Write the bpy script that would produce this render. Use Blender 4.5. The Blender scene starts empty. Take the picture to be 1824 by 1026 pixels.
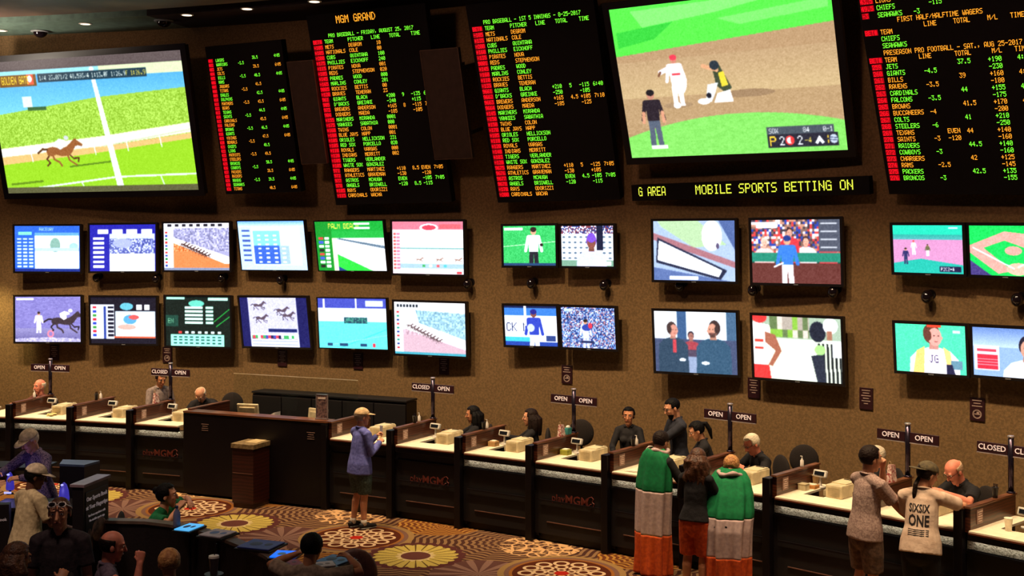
import bpy, bmesh, math, random
import numpy as np
from mathutils import Vector, Matrix
from mathutils.bvhtree import BVHTree
random.seed(7); rng = np.random.default_rng(7)
D = bpy.data; SC = bpy.context.scene; COL = SC.collection
R_ = math.radians
# ------------------------------------------------------------------ camera, world, light, exposure
CAMH = 4.15; FPX = 2150.0
cam = D.objects.new('camera', D.cameras.new('camera')); COL.objects.link(cam); SC.camera = cam
cam.location = (0, 0, CAMH); cam.rotation_euler = (R_(90), 0, 0)
cam.data.sensor_width = 36; cam.data.lens = 36 * FPX / 1824; cam.data.shift_y = -(513 - 410) / 1824
cam.data.clip_end = 200
SC.view_settings.view_transform = 'Standard'; SC.view_settings.look = 'None'
SC.view_settings.gamma = 1.0; SC.view_settings.exposure = 0.0; SC.view_settings.use_curve_mapping = False
w = D.worlds.new('world'); SC.world = w; w.use_nodes = True
w.node_tree.nodes['Background'].inputs[0].default_value = (0.55, 0.40, 0.50, 1)
w.node_tree.nodes['Background'].inputs[1].default_value = 0.05
# the betting counter and the wall behind it are arcs about one centre
CX, CY, RC = -14.45, -5.51, 26.18
RW = RC + 2.7
CEIL = 7.85
def pol(th, r, z=0.0):                       # th in radians clockwise from +Y
    return Vector((CX + r * math.sin(th), CY + r * math.cos(th), z))
def ray_r(px, ro):                           # where the view column px crosses the arc of radius RC + ro
    u = (px - 912) / FPX; rad = RC + ro
    a = u * u + 1; b = -2 * (CX * u + CY); c = CX * CX + CY * CY - rad * rad
    t = (-b + math.sqrt(b * b - 4 * a * c)) / (2 * a)
    return Vector((u * t, t, 0))
def ray_s(px, s): return Vector(((px - 912) / s, FPX / s, 0))      # s = pixels per metre
def on_h(px, py, h): return ray_s(px, (py - 410) / (CAMH - h)) + Vector((0, 0, h))
def thof(p): return math.atan2(p.x - CX, p.y - CY)
def lamp(name, loc, kind, energy, color, size=0.2, rot=(0, 0, 0), **kw):
    l = D.lights.new(name, kind); l.energy = energy; l.color = color
    if kind == 'SPOT': l.spot_size = R_(kw.get('cone', 80)); l.spot_blend = kw.get('blend', .8); l.shadow_soft_size = size
    elif kind == 'AREA': l.shape = 'RECTANGLE'; l.size = size; l.size_y = kw.get('sy', size)
    else: l.shadow_soft_size = size
    o = D.objects.new(name, l); COL.objects.link(o); o.location = loc; o.rotation_euler = rot
    return o
WARM = (1.0, 0.74, 0.44)
# row of ceiling downlights in front of the counter
def aimed(name, p, t, energy, color, size, cone, blend):
    d = Vector(t) - Vector(p); return lamp(name, p, 'SPOT', energy, color, size, d.to_track_quat('-Z', 'Y').to_euler(), cone=cone, blend=blend)
for i, d in enumerate([9.5, 13, 16.5, 20, 24, 28, 32, 36, 40, 44, 48, 52]):
    aimed('counter_downlight', pol(R_(d), RC - 1.3, 7.7), pol(R_(d), RC + 1.2, 1.0), 1250, WARM, 0.12, 66, .85)
# second ring of softer downlights over the carpet, and a wash on the left end of the wall
for d in [15, 23, 30, 37, 44]:
    lamp('carpet_downlight', pol(R_(d), RC - 2.6, 7.7), 'SPOT', 470, (1.0, .74, .50), 0.12, cone=52, blend=0.7)
lamp('wall_washer', pol(R_(9.3), RW - 0.55, 3.4), 'SPOT', 190, (1.0, .84, .36), .15, cone=120, blend=1)
aimed('lounge_fill', (-6.2, 9.6, 7.6), (-5.6, 12.2, 1.2), 1300, (1.0, .74, .56), .3, 44, 1)  # unseen fill lamps, added to brighten the people in the lounge
aimed('lounge_fill', (-3.6, 8.6, 7.6), (-3.2, 10.6, 1.2), 420, (1.0, .72, .56), .3, 44, 1)
aimed('ceiling_fill', pol(R_(8.5), RC + .3, 6.2), pol(R_(10.5), RC + 1.2, 8), 800, (1.0, .86, .70), .3, 90, 1)  # added fills floating below the soffit and ceiling to lift them; no cove fitting
aimed('ceiling_fill', pol(R_(8), RC - 1.6, 6.6), pol(R_(9), RC - .6, 8), 260, (1.0, .80, .62), .3, 110, 1)
for d in [14, 22, 29, 36, 43, 50]: aimed('upper_wall_fill', pol(R_(d), RC - 3.4, 7.7), pol(R_(d), RW, 5.4), 330, (1.0, .60, .44), .3, 62, 1)  # added soft fills for the upper wall, beyond reach of the counter lamps

# ------------------------------------------------------------------ materials
def lin(c):
    return tuple(((v / 255) / 12.92 if v / 255 <= .04045 else ((v / 255 + .055) / 1.055) ** 2.4) for v in c)
MC = {}
def M(name, c, rough=.6, metal=0.0, spec=.4, bump=None, var=None, emit=0.0, emc=None, alpha=None, trans=0.0):
    if name in MC: return MC[name]
    m = D.materials.new(name); m.use_nodes = True; n = m.node_tree.nodes; lk = m.node_tree.links
    b = n['Principled BSDF']; col = lin(c)
    b.inputs['Base Color'].default_value = (*col, 1); b.inputs['Roughness'].default_value = rough
    b.inputs['Metallic'].default_value = metal; b.inputs['Specular IOR Level'].default_value = spec
    if trans: b.inputs['Transmission Weight'].default_value = trans
    tc = n.new('ShaderNodeTexCoord')
    sc_, c2 = var if var else (9.0, tuple(v * .86 for v in c))
    nz = n.new('ShaderNodeTexNoise'); nz.inputs['Scale'].default_value = sc_; nz.inputs['Detail'].default_value = 4
    lk.new(tc.outputs['Object'], nz.inputs['Vector'])
    mx = n.new('ShaderNodeMix'); mx.data_type = 'RGBA'
    rp = n.new('ShaderNodeValToRGB'); rp.color_ramp.elements[0].position = .38; rp.color_ramp.elements[1].position = .62
    lk.new(nz.outputs['Fac'], rp.inputs[0]); lk.new(rp.outputs[0], mx.inputs[0])
    mx.inputs[6].default_value = (*col, 1); mx.inputs[7].default_value = (*lin(c2), 1)
    lk.new(mx.outputs[2], b.inputs['Base Color'])
    if bump:
        nb = n.new('ShaderNodeTexNoise'); nb.inputs['Scale'].default_value = bump[0]; nb.inputs['Detail'].default_value = 3
        lk.new(tc.outputs['Object'], nb.inputs['Vector'])
        bp = n.new('ShaderNodeBump'); bp.inputs['Strength'].default_value = bump[1]; bp.inputs['Distance'].default_value = .02
        lk.new(nb.outputs['Fac'], bp.inputs['Height']); lk.new(bp.outputs[0], b.inputs['Normal'])
    if emit:
        b.inputs['Emission Color'].default_value = (*lin(emc or c), 1); b.inputs['Emission Strength'].default_value = emit
    MC[name] = m; return m
def wood(name, c1, c2, rough=.3, scale=6.0, coat=.25):
    if name in MC: return MC[name]
    m = M(name, c1, rough); n = m.node_tree.nodes; lk = m.node_tree.links
    wv = n.new('ShaderNodeTexWave'); wv.inputs['Scale'].default_value = scale; wv.inputs['Distortion'].default_value = 7
    wv.inputs['Detail'].default_value = 3; wv.bands_direction = 'Z'
    mp = n.new('ShaderNodeMapping'); mp.inputs['Scale'].default_value = (.3, .3, 1)
    lk.new(n['Texture Coordinate'].outputs['Object'], mp.inputs['Vector']); lk.new(mp.outputs[0], wv.inputs['Vector'])
    mx = n.new('ShaderNodeMix'); mx.data_type = 'RGBA'; mx.inputs[6].default_value = (*lin(c1), 1); mx.inputs[7].default_value = (*lin(c2), 1)
    lk.new(wv.outputs['Fac'], mx.inputs[0]); lk.new(mx.outputs[2], n['Principled BSDF'].inputs['Base Color'])
    n['Principled BSDF'].inputs['Coat Weight'].default_value = coat; n['Principled BSDF'].inputs['Coat Roughness'].default_value = .2
    return m
def glow(name, c, s): return M(name, (8, 8, 8), .5, emit=s, emc=c)

# ------------------------------------------------------------------ object helpers
def tag(o, label=None, cat=None, group=None, kind=None):
    if label: o['label'] = label
    if cat: o['category'] = cat
    if group: o['group'] = group
    if kind: o['kind'] = kind
    return o
def thing(name, label, cat, mat4=None, group=None, loc=None, rz=0.0, scale=1.0):
    o = D.objects.new(name, None); COL.objects.link(o); o.empty_display_size = .1
    if mat4 is not None: o.matrix_world = mat4
    else: o.location = loc or (0, 0, 0); o.rotation_euler = (0, 0, rz); o.scale = (scale,) * 3
    return tag(o, label, cat, group)
def fin(name, bm, mats, parent=None, smooth=False, label=None):
    me = D.meshes.new(name); bmesh.ops.recalc_face_normals(bm, faces=bm.faces[:]); bm.to_mesh(me); bm.free()
    for m in (mats if isinstance(mats, (list, tuple)) else [mats]): me.materials.append(m)
    if smooth: me.shade_smooth()
    o = D.objects.new(name, me); COL.objects.link(o)
    if parent is not None: o.parent = parent
    if label: o['label'] = label
    return o
def NB(): return bmesh.new()
def bx(bm, c, s, rz=0.0, rx=0.0, bev=0.0, mi=0, mat4=None):
    r = bmesh.ops.create_cube(bm, size=1); v = r['verts']
    m = Matrix.Translation(c) @ Matrix.Rotation(rz, 4, 'Z') @ Matrix.Rotation(rx, 4, 'X') @ Matrix.Diagonal((*s, 1))
    bmesh.ops.transform(bm, matrix=m, verts=v)
    fs = set(f for x in v for f in x.link_faces)
    for f in fs: f.material_index = mi
    if bev:
        es = set(e for x in v for e in x.link_edges)
        bmesh.ops.bevel(bm, geom=list(es), offset=bev, segments=2, profile=.5, affect='EDGES')
    return bm
def box(name, c, s, mat, parent=None, rz=0.0, rx=0.0, bev=.004, label=None):
    return fin(name, bx(NB(), c, s, rz, rx, bev), mat, parent, label=label)
def cyl(bm, p0, p1, r0, r1=None, n=16, cap=True):
    p0 = Vector(p0); p1 = Vector(p1); r1 = r0 if r1 is None else r1
    d = (p1 - p0); q = Vector((0, 0, 1)).rotation_difference(d.normalized()).to_matrix().to_4x4()
    bmesh.ops.create_cone(bm, cap_ends=cap, segments=n, radius1=r0, radius2=r1, depth=d.length, matrix=Matrix.Translation((p0 + p1) / 2) @ q)
    return bm
def ell(bm, c, r, rot=None, u=16, v=12):
    m = Matrix.Translation(c) @ (rot.to_4x4() if rot is not None else Matrix.Identity(4)) @ Matrix.Diagonal((*r, 1))
    bmesh.ops.create_uvsphere(bm, u_segments=u, v_segments=v, radius=1, matrix=m); return bm
def tube(bm, pts, rads, n=12, ref=(1, 0, 0), round_=True):
    """closed lofted tube; radius entries are r or (rx, ry) with rx along ref"""
    P = [Vector(p) for p in pts]; Rr = [(r, r) if not isinstance(r, (tuple, list)) else r for r in rads]
    ref = Vector(ref); rings = []
    def frame(i):
        t = (P[min(i + 1, len(P) - 1)] - P[max(i - 1, 0)]).normalized()
        x = ref - t * ref.dot(t)
        if x.length < 1e-3: x = Vector((0, 1, 0)) - t * t.y
        x.normalize(); return t, x, t.cross(x)
    seq = []
    for i in range(len(P)):
        t, x, y = frame(i)
        if i == 0 and round_:
            for k in (80, 55, 28): seq.append((P[0] - t * min(Rr[0]) * math.sin(R_(k)), x, y, Rr[0][0] * math.cos(R_(k)), Rr[0][1] * math.cos(R_(k))))
        seq.append((P[i], x, y, *Rr[i]))
        if i == len(P) - 1 and round_:
            for k in (28, 55, 80): seq.append((P[i] + t * min(Rr[i]) * math.sin(R_(k)), x, y, Rr[i][0] * math.cos(R_(k)), Rr[i][1] * math.cos(R_(k))))
    for (c, x, y, a, b) in seq:
        rings.append([bm.verts.new(c + x * a * math.cos(2 * math.pi * j / n) + y * b * math.sin(2 * math.pi * j / n)) for j in range(n)])
    for A, B in zip(rings, rings[1:]):
        for j in range(n): bm.faces.new((A[j], A[(j + 1) % n], B[(j + 1) % n], B[j]))
    bm.faces.new(rings[0][::-1]); bm.faces.new(rings[-1]); return bm
def lathe(bm, prof, c=(0, 0, 0), n=20):
    rings = [[bm.verts.new(Vector(c) + Vector((r * math.cos(2 * math.pi * j / n), r * math.sin(2 * math.pi * j / n), z))) for j in range(n)] for r, z in prof]
    for A, B in zip(rings, rings[1:]):
        for j in range(n): bm.faces.new((A[j], A[(j + 1) % n], B[(j + 1) % n], B[j]))
    bm.faces.new(rings[0][::-1]); bm.faces.new(rings[-1]); return bm
def poly(bm, pts, mi=0):
    f = bm.faces.new([bm.verts.new(p) for p in pts]); f.material_index = mi; return f
def prism(bm, pts, d):                       # polygon pts (list of Vector) pushed along d
    a = [bm.verts.new(p) for p in pts]; b = [bm.verts.new(Vector(p) + Vector(d)) for p in pts]; n = len(a)
    bm.faces.new(a[::-1]); bm.faces.new(b)
    for i in range(n): bm.faces.new((a[i], a[(i + 1) % n], b[(i + 1) % n], b[i]))
    return bm
TXC = {}
def textbm(s, size, bold=0.0, extrude=0.002):
    """text in the XZ plane, centred, readable from -Y"""
    key = (s, size, bold)
    if key not in TXC:
        cu = D.curves.new('t', 'FONT'); cu.body = s; cu.size = size; cu.align_x = 'CENTER'; cu.align_y = 'CENTER'; cu.resolution_u = 2
        cu.extrude = extrude; cu.offset = bold; cu.space_line = .95
        o = D.objects.new('t', cu); COL.objects.link(o); dg = bpy.context.evaluated_depsgraph_get()
        TXC[key] = D.meshes.new_from_object(o.evaluated_get(dg)); D.objects.remove(o); D.curves.remove(cu)
    bm = NB(); bm.from_mesh(TXC[key]); bmesh.ops.transform(bm, matrix=Matrix.Rotation(R_(90), 4, 'X'), verts=bm.verts); return bm
def text(name, s, size, mat, parent, at, bold=0.0, rz=0.0, rx=0.0, label=None):
    bm = textbm(s, size, bold)
    bmesh.ops.transform(bm, matrix=Matrix.Translation(at) @ Matrix.Rotation(rz, 4, 'Z') @ Matrix.Rotation(rx, 4, 'X'), verts=bm.verts)
    return fin(name, bm, mat, parent, label=label)
def copy_thing(root, mat4, label, name=None):
    r = root.copy(); COL.objects.link(r); r.matrix_world = mat4; r['label'] = label
    for ch in root.children:
        c = ch.copy(); COL.objects.link(c); c.parent = r
        for g in ch.children:
            d = g.copy(); COL.objects.link(d); d.parent = c
    return r
def fz(loc, rz): return Matrix.Translation(loc) @ Matrix.Rotation(rz, 4, 'Z')

# ------------------------------------------------------------------ the room shell
m_wall = M('wall_fabric', (120, 92, 58), .9, bump=(60, .25), var=(30, (100, 76, 46)))
m_carpet = None
def arc_wall(name, r, a0, a1, z0, z1, mat, n=90, th=0.25):
    bm = NB(); prev = None
    for i in range(n + 1):
        a = R_(a0 + (a1 - a0) * i / n)
        q = [bm.verts.new(pol(a, r, z0)), bm.verts.new(pol(a, r, z1)), bm.verts.new(pol(a, r + th, z1)), bm.verts.new(pol(a, r + th, z0))]
        if prev:
            for k in range(4): bm.faces.new((prev[k], prev[(k + 1) % 4], q[(k + 1) % 4], q[k]))
        else: bm.faces.new(q)
        prev = q
    bm.faces.new(prev[::-1]); return fin(name, bm, mat)
for i_ in range(10): tag(arc_wall('wall_back', RW, 6 + 6 * i_, 12 + 6 * i_, 0, CEIL, m_wall, 9), kind='structure')
m_sof = M('soffit_lit_tint', (92, 112, 100), .55); m_slot = M('slot_dark', (26, 16, 16), .8)  # soffit's greenish reflected light is put into its base colour
def arc_slab(name, r0, r1, a0, a1, z0, z1, mat, n=70):
    bm = NB(); prev = None
    for i in range(n + 1):
        a = R_(a0 + (a1 - a0) * i / n)
        q = [bm.verts.new(pol(a, r, z)) for r, z in ((r0, z0), (r1, z0), (r1, z1), (r0, z1))]
        if prev:
            for k in range(4): bm.faces.new((prev[k], prev[(k + 1) % 4], q[(k + 1) % 4], q[k]))
        else: bm.faces.new(q)
        prev = q
    bm.faces.new(prev[::-1]); return fin(name, bm, mat)
tag(arc_slab('trim_1', RC + 1.38, RW, 6, 17.2, CEIL, CEIL + .2, m_sof), kind='structure')
tag(arc_slab('trim_2', RC + 1.38, RW, 17.2, 66, CEIL, CEIL + .2, M('soffit_shade_tint', (44, 32, 34), .8)), kind='structure')  # same soffit farther right, its lack of light painted as a darker colour
tag(arc_slab('trim_3', RC + .88, RC + 1.38, 6, 66, CEIL + .12, CEIL + .3, m_slot), kind='structure')
m_ceil = wood('ceiling_veneer', (120, 92, 72), (88, 64, 50), .6, 2.5)
tag(arc_slab('ceiling', 4, RC + .88, -25, 75, CEIL, CEIL + .2, m_ceil), kind='structure')

# carpet -------------------------------------------------------------
def carpet():
    m = D.materials.new('carpet_medallions'); m.use_nodes = True; T = m.node_tree; n = T.nodes; lk = T.links; b = n['Principled BSDF']
    b.inputs['Roughness'].default_value = .95; b.inputs['Specular IOR Level'].default_value = .1
    tc = n.new('ShaderNodeTexCoord'); sp = n.new('ShaderNodeSeparateXYZ'); lk.new(tc.outputs['Object'], sp.inputs[0])
    def mt(op, a, b_=None, c=None):
        k = n.new('ShaderNodeMath'); k.operation = op
        for i, v in enumerate((a, b_, c)):
            if v is None: continue
            if isinstance(v, (int, float)): k.inputs[i].default_value = v
            else: lk.new(v, k.inputs[i])
        return k.outputs[0]
    def rgb(c):
        k = n.new('ShaderNodeRGB'); k.outputs[0].default_value = (*lin(c), 1); return k.outputs[0]
    def mix(f, a, b_):
        k = n.new('ShaderNodeMix'); k.data_type = 'RGBA'
        lk.new(f, k.inputs[0]) if not isinstance(f, float) else None
        lk.new(a, k.inputs[6]); lk.new(b_, k.inputs[7]); return k.outputs[2]
    x, y = sp.outputs[0], sp.outputs[1]
    # lattice through the red rosettes: first one stands at (-2.10, 16.30)
    ux, uy = .846, -.533
    dx = mt('SUBTRACT', x, -2.10); dy = mt('SUBTRACT', y, 16.30)
    U = mt('ADD', mt('MULTIPLY', dx, ux), mt('MULTIPLY', dy, uy)); V = mt('ADD', mt('MULTIPLY', dx, -uy), mt('MULTIPLY', dy, ux))
    LU, LV = 3.19, 2.5
    def cell(cu, cv):
        a = mt('WRAP', mt('SUBTRACT', U, cu), -LU / 2, LU / 2); a = n[-1] if False else a
        bb = mt('WRAP', mt('SUBTRACT', V, cv), -LV / 2, LV / 2)
        r = mt('SQRT', mt('ADD', mt('MULTIPLY', a, a), mt('MULTIPLY', bb, bb))); th = mt('ARCTAN2', bb, a)
        return r, th
    def band(r, lo, hi): return mt('MULTIPLY', mt('GREATER_THAN', r, lo), mt('LESS_THAN', r, hi))
    nz = n.new('ShaderNodeTexNoise'); nz.inputs['Scale'].default_value = 5; lk.new(tc.outputs['Object'], nz.inputs['Vector'])
    wob = mt('MULTIPLY', nz.outputs['Fac'], 1.5)
    # ground: peacock fans of tan and brown arcs
    rf, tf = cell(1.9, .85)
    fan = mt('GREATER_THAN', mt('SINE', mt('ADD', mt('MULTIPLY', rf, 66), mt('MULTIPLY', mt('ABSOLUTE', mt('SINE', mt('MULTIPLY', tf, 9))), 2.4))), 0.1)
    colr = mix(fan, rgb((72, 42, 34)), rgb((138, 104, 72)))
    rf2, tf2 = cell(.55, 1.2)
    fan2 = mt('GREATER_THAN', mt('SINE', mt('ADD', mt('MULTIPLY', rf2, 74), mt('MULTIPLY', mt('ABSOLUTE', mt('SINE', mt('MULTIPLY', tf2, 8))), 3))), .2)
    colr = mix(mt('LESS_THAN', rf2, .62), colr, mix(fan2, rgb((104, 54, 28)), rgb((172, 122, 54))))
    rl, tl = cell(2.35, -.55)
    leaf = mt('GREATER_THAN', mt('SINE', mt('MULTIPLY', tl, 14)), mt('SUBTRACT', mt('MULTIPLY', rl, 2.4), .9))
    colr = mix(mt('LESS_THAN', rl, .60), colr, mix(leaf, rgb((92, 58, 52)), rgb((132, 98, 86))))
    vr = n.new('ShaderNodeTexVoronoi'); vr.inputs['Scale'].default_value = 6.5; vr.feature = 'DISTANCE_TO_EDGE'; lk.new(tc.outputs['Object'], vr.inputs['Vector'])
    rs, ts = cell(-.85, .95)
    colr = mix(mt('MULTIPLY', mt('LESS_THAN', rs, .55), mt('LESS_THAN', vr.outputs[0], .09)), colr, rgb((214, 166, 116)))
    # red rosette in brown ring
    r0, t0 = cell(0, 0)
    colr = mix(mt('LESS_THAN', r0, .78), colr, rgb((118, 84, 72)))
    colr = mix(band(r0, .70, .78), colr, rgb((150, 116, 72)))
    colr = mix(mt('LESS_THAN', r0, .64), colr, rgb((82, 34, 16)))
    colr = mix(band(r0, .60, .64), colr, rgb((150, 92, 40)))
    def ringlets(n_, rr, rad, wd):
        sec = mt('WRAP', t0, -math.pi / n_, math.pi / n_); qx = mt('SUBTRACT', mt('MULTIPLY', r0, mt('COSINE', sec)), rr); qy = mt('MULTIPLY', r0, mt('SINE', sec))
        dd = mt('SQRT', mt('ADD', mt('MULTIPLY', qx, qx), mt('MULTIPLY', qy, qy))); return mt('LESS_THAN', mt('ABSOLUTE', mt('SUBTRACT', dd, rad)), wd)
    for l in (ringlets(12, .43, .085, .020), ringlets(9, .27, .070, .018), ringlets(6, .14, .045, .014)): colr = mix(l, colr, rgb((214, 180, 142)))
    colr = mix(mt('LESS_THAN', r0, .09), colr, rgb((176, 34, 20)))
    # yellow daisy with plum centre
    r1, t1 = cell(1.226, -.31)
    pet = mt('GREATER_THAN', mt('SINE', mt('MULTIPLY', t1, 22)), -.86)
    ed = mt('ADD', .50, mt('MULTIPLY', mt('ABSOLUTE', mt('SINE', mt('MULTIPLY', t1, 11))), .05))
    colr = mix(mt('LESS_THAN', r1, mt('ADD', ed, .10)), colr, rgb((84, 42, 40)))
    colr = mix(mt('LESS_THAN', r1, ed), colr, mix(pet, rgb((92, 66, 34)), rgb((190, 166, 84))))
    colr = mix(mt('LESS_THAN', r1, mt('ADD', .20, mt('MULTIPLY', mt('ABSOLUTE', mt('SINE', mt('MULTIPLY', t1, 7))), .06))), colr, rgb((206, 180, 130)))
    colr = mix(mt('LESS_THAN', r1, .19), colr, rgb((98, 54, 48)))
    n2 = n.new('ShaderNodeTexNoise'); n2.inputs['Scale'].default_value = 70; lk.new(tc.outputs['Object'], n2.inputs['Vector'])
    mm = n.new('ShaderNodeMix'); mm.data_type = 'RGBA'; mm.blend_type = 'MULTIPLY'; mm.inputs[0].default_value = .75
    lk.new(colr, mm.inputs[6]); rp = n.new('ShaderNodeValToRGB'); rp.color_ramp.elements[0].color = (.35, .35, .35, 1); lk.new(n2.outputs['Fac'], rp.inputs[0]); lk.new(rp.outputs[0], mm.inputs[7])
    lk.new(mm.outputs[2], b.inputs['Base Color'])
    return m
bm = NB(); poly(bm, [(-20, 1, 0), (18, 1, 0), (18, 27, 0), (-20, 27, 0)])
tag(fin('floor', bm, carpet()), kind='structure')
bm = NB(); bx(bm, (-5.0, 8.75, .10), (9.0, 3.6, .20)); tag(fin('floor', bm, M('platform_carpet', (60, 34, 26), .95)), kind='structure')
# ------------------------------------------------------------------ LED lettering (5 x 7 dots)
G = {}
for s in """' 0005030000|( 001C224100|) 0041221C00|+ 08083E0808|, 0050300000|- 0808080808|. 0060600000|/ 2010080402|0 3E5149453E|1 00427F4000|2 4261514946|3 2141454B31|4 1814127F10|5 2745454539|6 3C4A494930|7 0171090503|8 3649494936|9 064949291E|: 0036360000|# 147F147F14|A 7E1111117E|B 7F49494936|C 3E41414122|D 7F4141221C|E 7F49494941|F 7F09090901|G 3E4149497A|H 7F0808087F|I 00417F4100|J 2040413F01|K 7F08142241|L 7F40404040|M 7F020C027F|N 7F0408107F|O 3E4141413E|P 7F09090906|Q 3E4151215E|R 7F09192946|S 4649494931|T 01017F0101|U 3F4040403F|V 1F2040201F|W 3F4038403F|X 6314081463|Y 0708700807|Z 6151494543""".split('|'):
    G[s[0]] = [int(s[2 + 2 * i:4 + 2 * i], 16) for i in range(5)]
def led(bm, s, col, row, cw, chh, x0, z0, k=1, y=-.004):
    """dots of s starting at character column col, text row `row`; cw = char pitch, chh = row pitch"""
    px = cw / 6 * k; pz = chh * .72 / 7 * k
    for i, ch in enumerate(s.upper()):
        if ch not in G: continue
        for c, bits in enumerate(G[ch]):
            X = x0 + (col + i * k) * cw + c * px; r = 0
            while r < 7:
                if bits >> r & 1:
                    e = r
                    while e < 6 and bits >> (e + 1) & 1: e += 1
                    zt = z0 - row * chh - r * pz; zb = z0 - row * chh - (e + 1) * pz + pz * .12
                    poly(bm, [(X, y, zb), (X + px * .96, y, zb), (X + px * .96, y, zt), (X, y, zt)]); r = e + 1
                else: r += 1
def disp_matrix(q, rad):
    th, z, w_, h_, yaw, pitch, roll = q
    a = th + yaw; n = Vector((math.sin(a), math.cos(a), 0)); r = Vector((math.cos(a), -math.sin(a), 0)); up = Vector((0, 0, 1))
    u2 = up * math.cos(pitch) - n * math.sin(pitch); n2 = n * math.cos(pitch) + up * math.sin(pitch)
    r3 = r * math.cos(roll) + u2 * math.sin(roll); u3 = u2 * math.cos(roll) - r * math.sin(roll)
    m = Matrix((r3, n2, u3)).transposed().to_4x4(); m.translation = pol(th, rad, z); return m
Q = dict(
T1=(0.2032,3.804,1.303,0.8492,-0.0559,0.02004,0.001169),T2=(0.2578,3.824,1.326,0.8528,-0.04808,0.0001025,0.008287),
T3=(0.3112,3.852,1.342,0.8462,-0.009398,0.01715,0.007341),T4=(0.3657,3.88,1.353,0.8723,0.007787,0.1696,0.004803),
T5=(0.4206,3.88,1.369,0.8546,0.01509,0.1584,0.008435),T6=(0.4735,3.86,1.352,0.867,-0.01655,0.03894,-0.001485),
T7=(0.5402,3.905,0.9267,0.6262,-0.04636,0.0212,0.0112),T8=(0.5764,3.907,0.8886,0.6183,-0.04825,0.03304,0.004727),
T9=(0.6392,3.852,1.301,0.8657,-0.02744,0.02524,0.004192),T10=(0.6944,3.858,1.273,0.8719,-0.07452,0.04795,0.006309),
T11=(0.7591,3.91,0.9332,0.6079,0.04361,0.08927,-0.003951),T12=(0.7932,3.902,0.8813,0.61,0.04121,0.1013,-0.007829),
B1=(0.2036,2.488,1.307,0.8404,-0.05731,-0.006769,0.01044),B2=(0.2583,2.492,1.293,0.8486,-0.08206,0.0229,0.0051),
B3=(0.3122,2.505,1.321,0.8865,-0.0166,0.02101,0.007755),B4=(0.3673,2.532,1.368,0.8815,0.006468,0.1432,0.01484),
B5=(0.422,2.557,1.338,0.8584,-0.0231,0.06741,0.01162),B6=(0.4749,2.52,1.333,0.8694,-0.04006,0.04633,0.001563),
B7=(0.5411,2.642,0.9203,0.6309,-0.06023,0.07911,0.01442),B8=(0.577,2.655,0.924,0.6258,-0.02597,0.08298,0.009445),
B9=(0.6401,2.528,1.263,0.8898,-0.1015,0.05983,0.01223),B10=(0.6951,2.531,1.306,0.8698,-0.00721,0.07318,0.004397),
B11=(0.7604,2.653,0.9025,0.6148,-0.0353,0.08364,0.007174),B12=(0.7944,2.671,0.8532,0.5934,0.005432,0.06521,0.007576),
HORSE=(0.246,6.05,4.237,2.448,0.1093,0.2167,0.004943),BALL=(0.6655,6.258,3.248,2.193,-0.06237,0.3188,-0.0007897),
BD1=(0.3628,6.064,1.584,2.594,0.05635,0.2089,0.01575),BD2=(0.4508,6.149,2.261,3.222,-0.002249,0.2547,0.01381),
BD3=(0.5588,6.1,2.111,3.159,-0.08222,0.3163,0.01334),BD4=(0.7798,5.768,2.146,2.544,0.007664,0.3759,-0.02718),
TICK=(0.6661,4.723,3.745,0.2383,0.02878,0.1169,0.007812),PAN=(0.4986,6.139,0.6919,1.754,-0.01101,0.2581,0.004494))
m_bez = M('black_plastic', (18, 12, 14), .35, spec=.5); m_ledb = M('led_board_black', (14, 8, 10), .8, spec=.15)
m_brk = M('bracket_steel', (40, 34, 34), .5, .6)
GRN = glow('led_green', (120, 255, 50), 1.7); AMB = glow('led_amber', (255, 160, 40), 1.6); RED = glow('led_red', (255, 10, 30), 1.6)
REDB = glow('led_red_field', (180, 0, 18), 1.0); YEL = glow('led_yellow', (225, 235, 70), 1.3)
def brackets(parent, q, gap, depth, w_, h_):
    sp = math.sin(q[5]); cp = max(.5, math.cos(q[5])); bm = NB()
    for z in (-.3 * h_, .3 * h_):
        L = (gap + z * sp) / cp - depth + .03
        for x in (-.25 * w_, .25 * w_): bx(bm, (x, depth + L / 2, z), (.05, L, .05))
    fin('wall_bracket', bm, m_brk, parent)
def board(key, label, rows, ncol, nrow, extra=None, group='odds boards'):
    q = Q[key]; W, H = q[2], q[3]; o = thing('odds_board', label, 'scoreboard', disp_matrix(q, RW - .75), group)
    box('cabinet', (0, .075, 0), (W, .15, H), m_ledb, o, bev=.01)
    cw = W / ncol; ch = H / nrow; bms = {'g': NB(), 'a': NB(), 'r': NB()}; fld = NB()
    for row, items in rows:
        for (col, s, c) in items:
            led(bms[c], s, col, row, cw, ch, -W / 2, H / 2, y=-.006)
            if c == 'r' and s.strip():
                x0 = -W / 2 + (col - .2) * cw; x1 = x0 + (len(s) + .3) * cw; z1 = H / 2 - row * ch + ch * .06; z0 = z1 - ch * .84
                poly(fld, [(x0, -.003, z0), (x1, -.003, z0), (x1, -.003, z1), (x0, -.003, z1)])
    if extra: extra(bms, cw, ch, W, H)
    fin('green_odds_text', bms['g'], GRN, o, label='green dot matrix text'); fin('amber_odds_text', bms['a'], AMB, o, label='amber dot matrix text')
    fin('red_bet_numbers', bms['r'], RED, o, label='red bet number column')
    fin('red_number_field', fld, REDB, o, label='glowing red field behind the bet numbers')
    brackets(o, q, .75, .15, W, H); return o
T31 = "METS NATIONALS CUBS PHILLIES PIRATES REDS PADRES MARLINS ROCKIES BRAVES GIANTS D'BACKS BREWERS DODGERS MARINERS YANKEES TWINS BLUE_JAYS ORIOLES RED_SOX ROYALS INDIANS TIGERS WHITE_SOX RANGERS ATHLETICS ASTROS ANGELS RAYS CARDINALS".replace('_', '\u00a0').split(' ')
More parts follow.
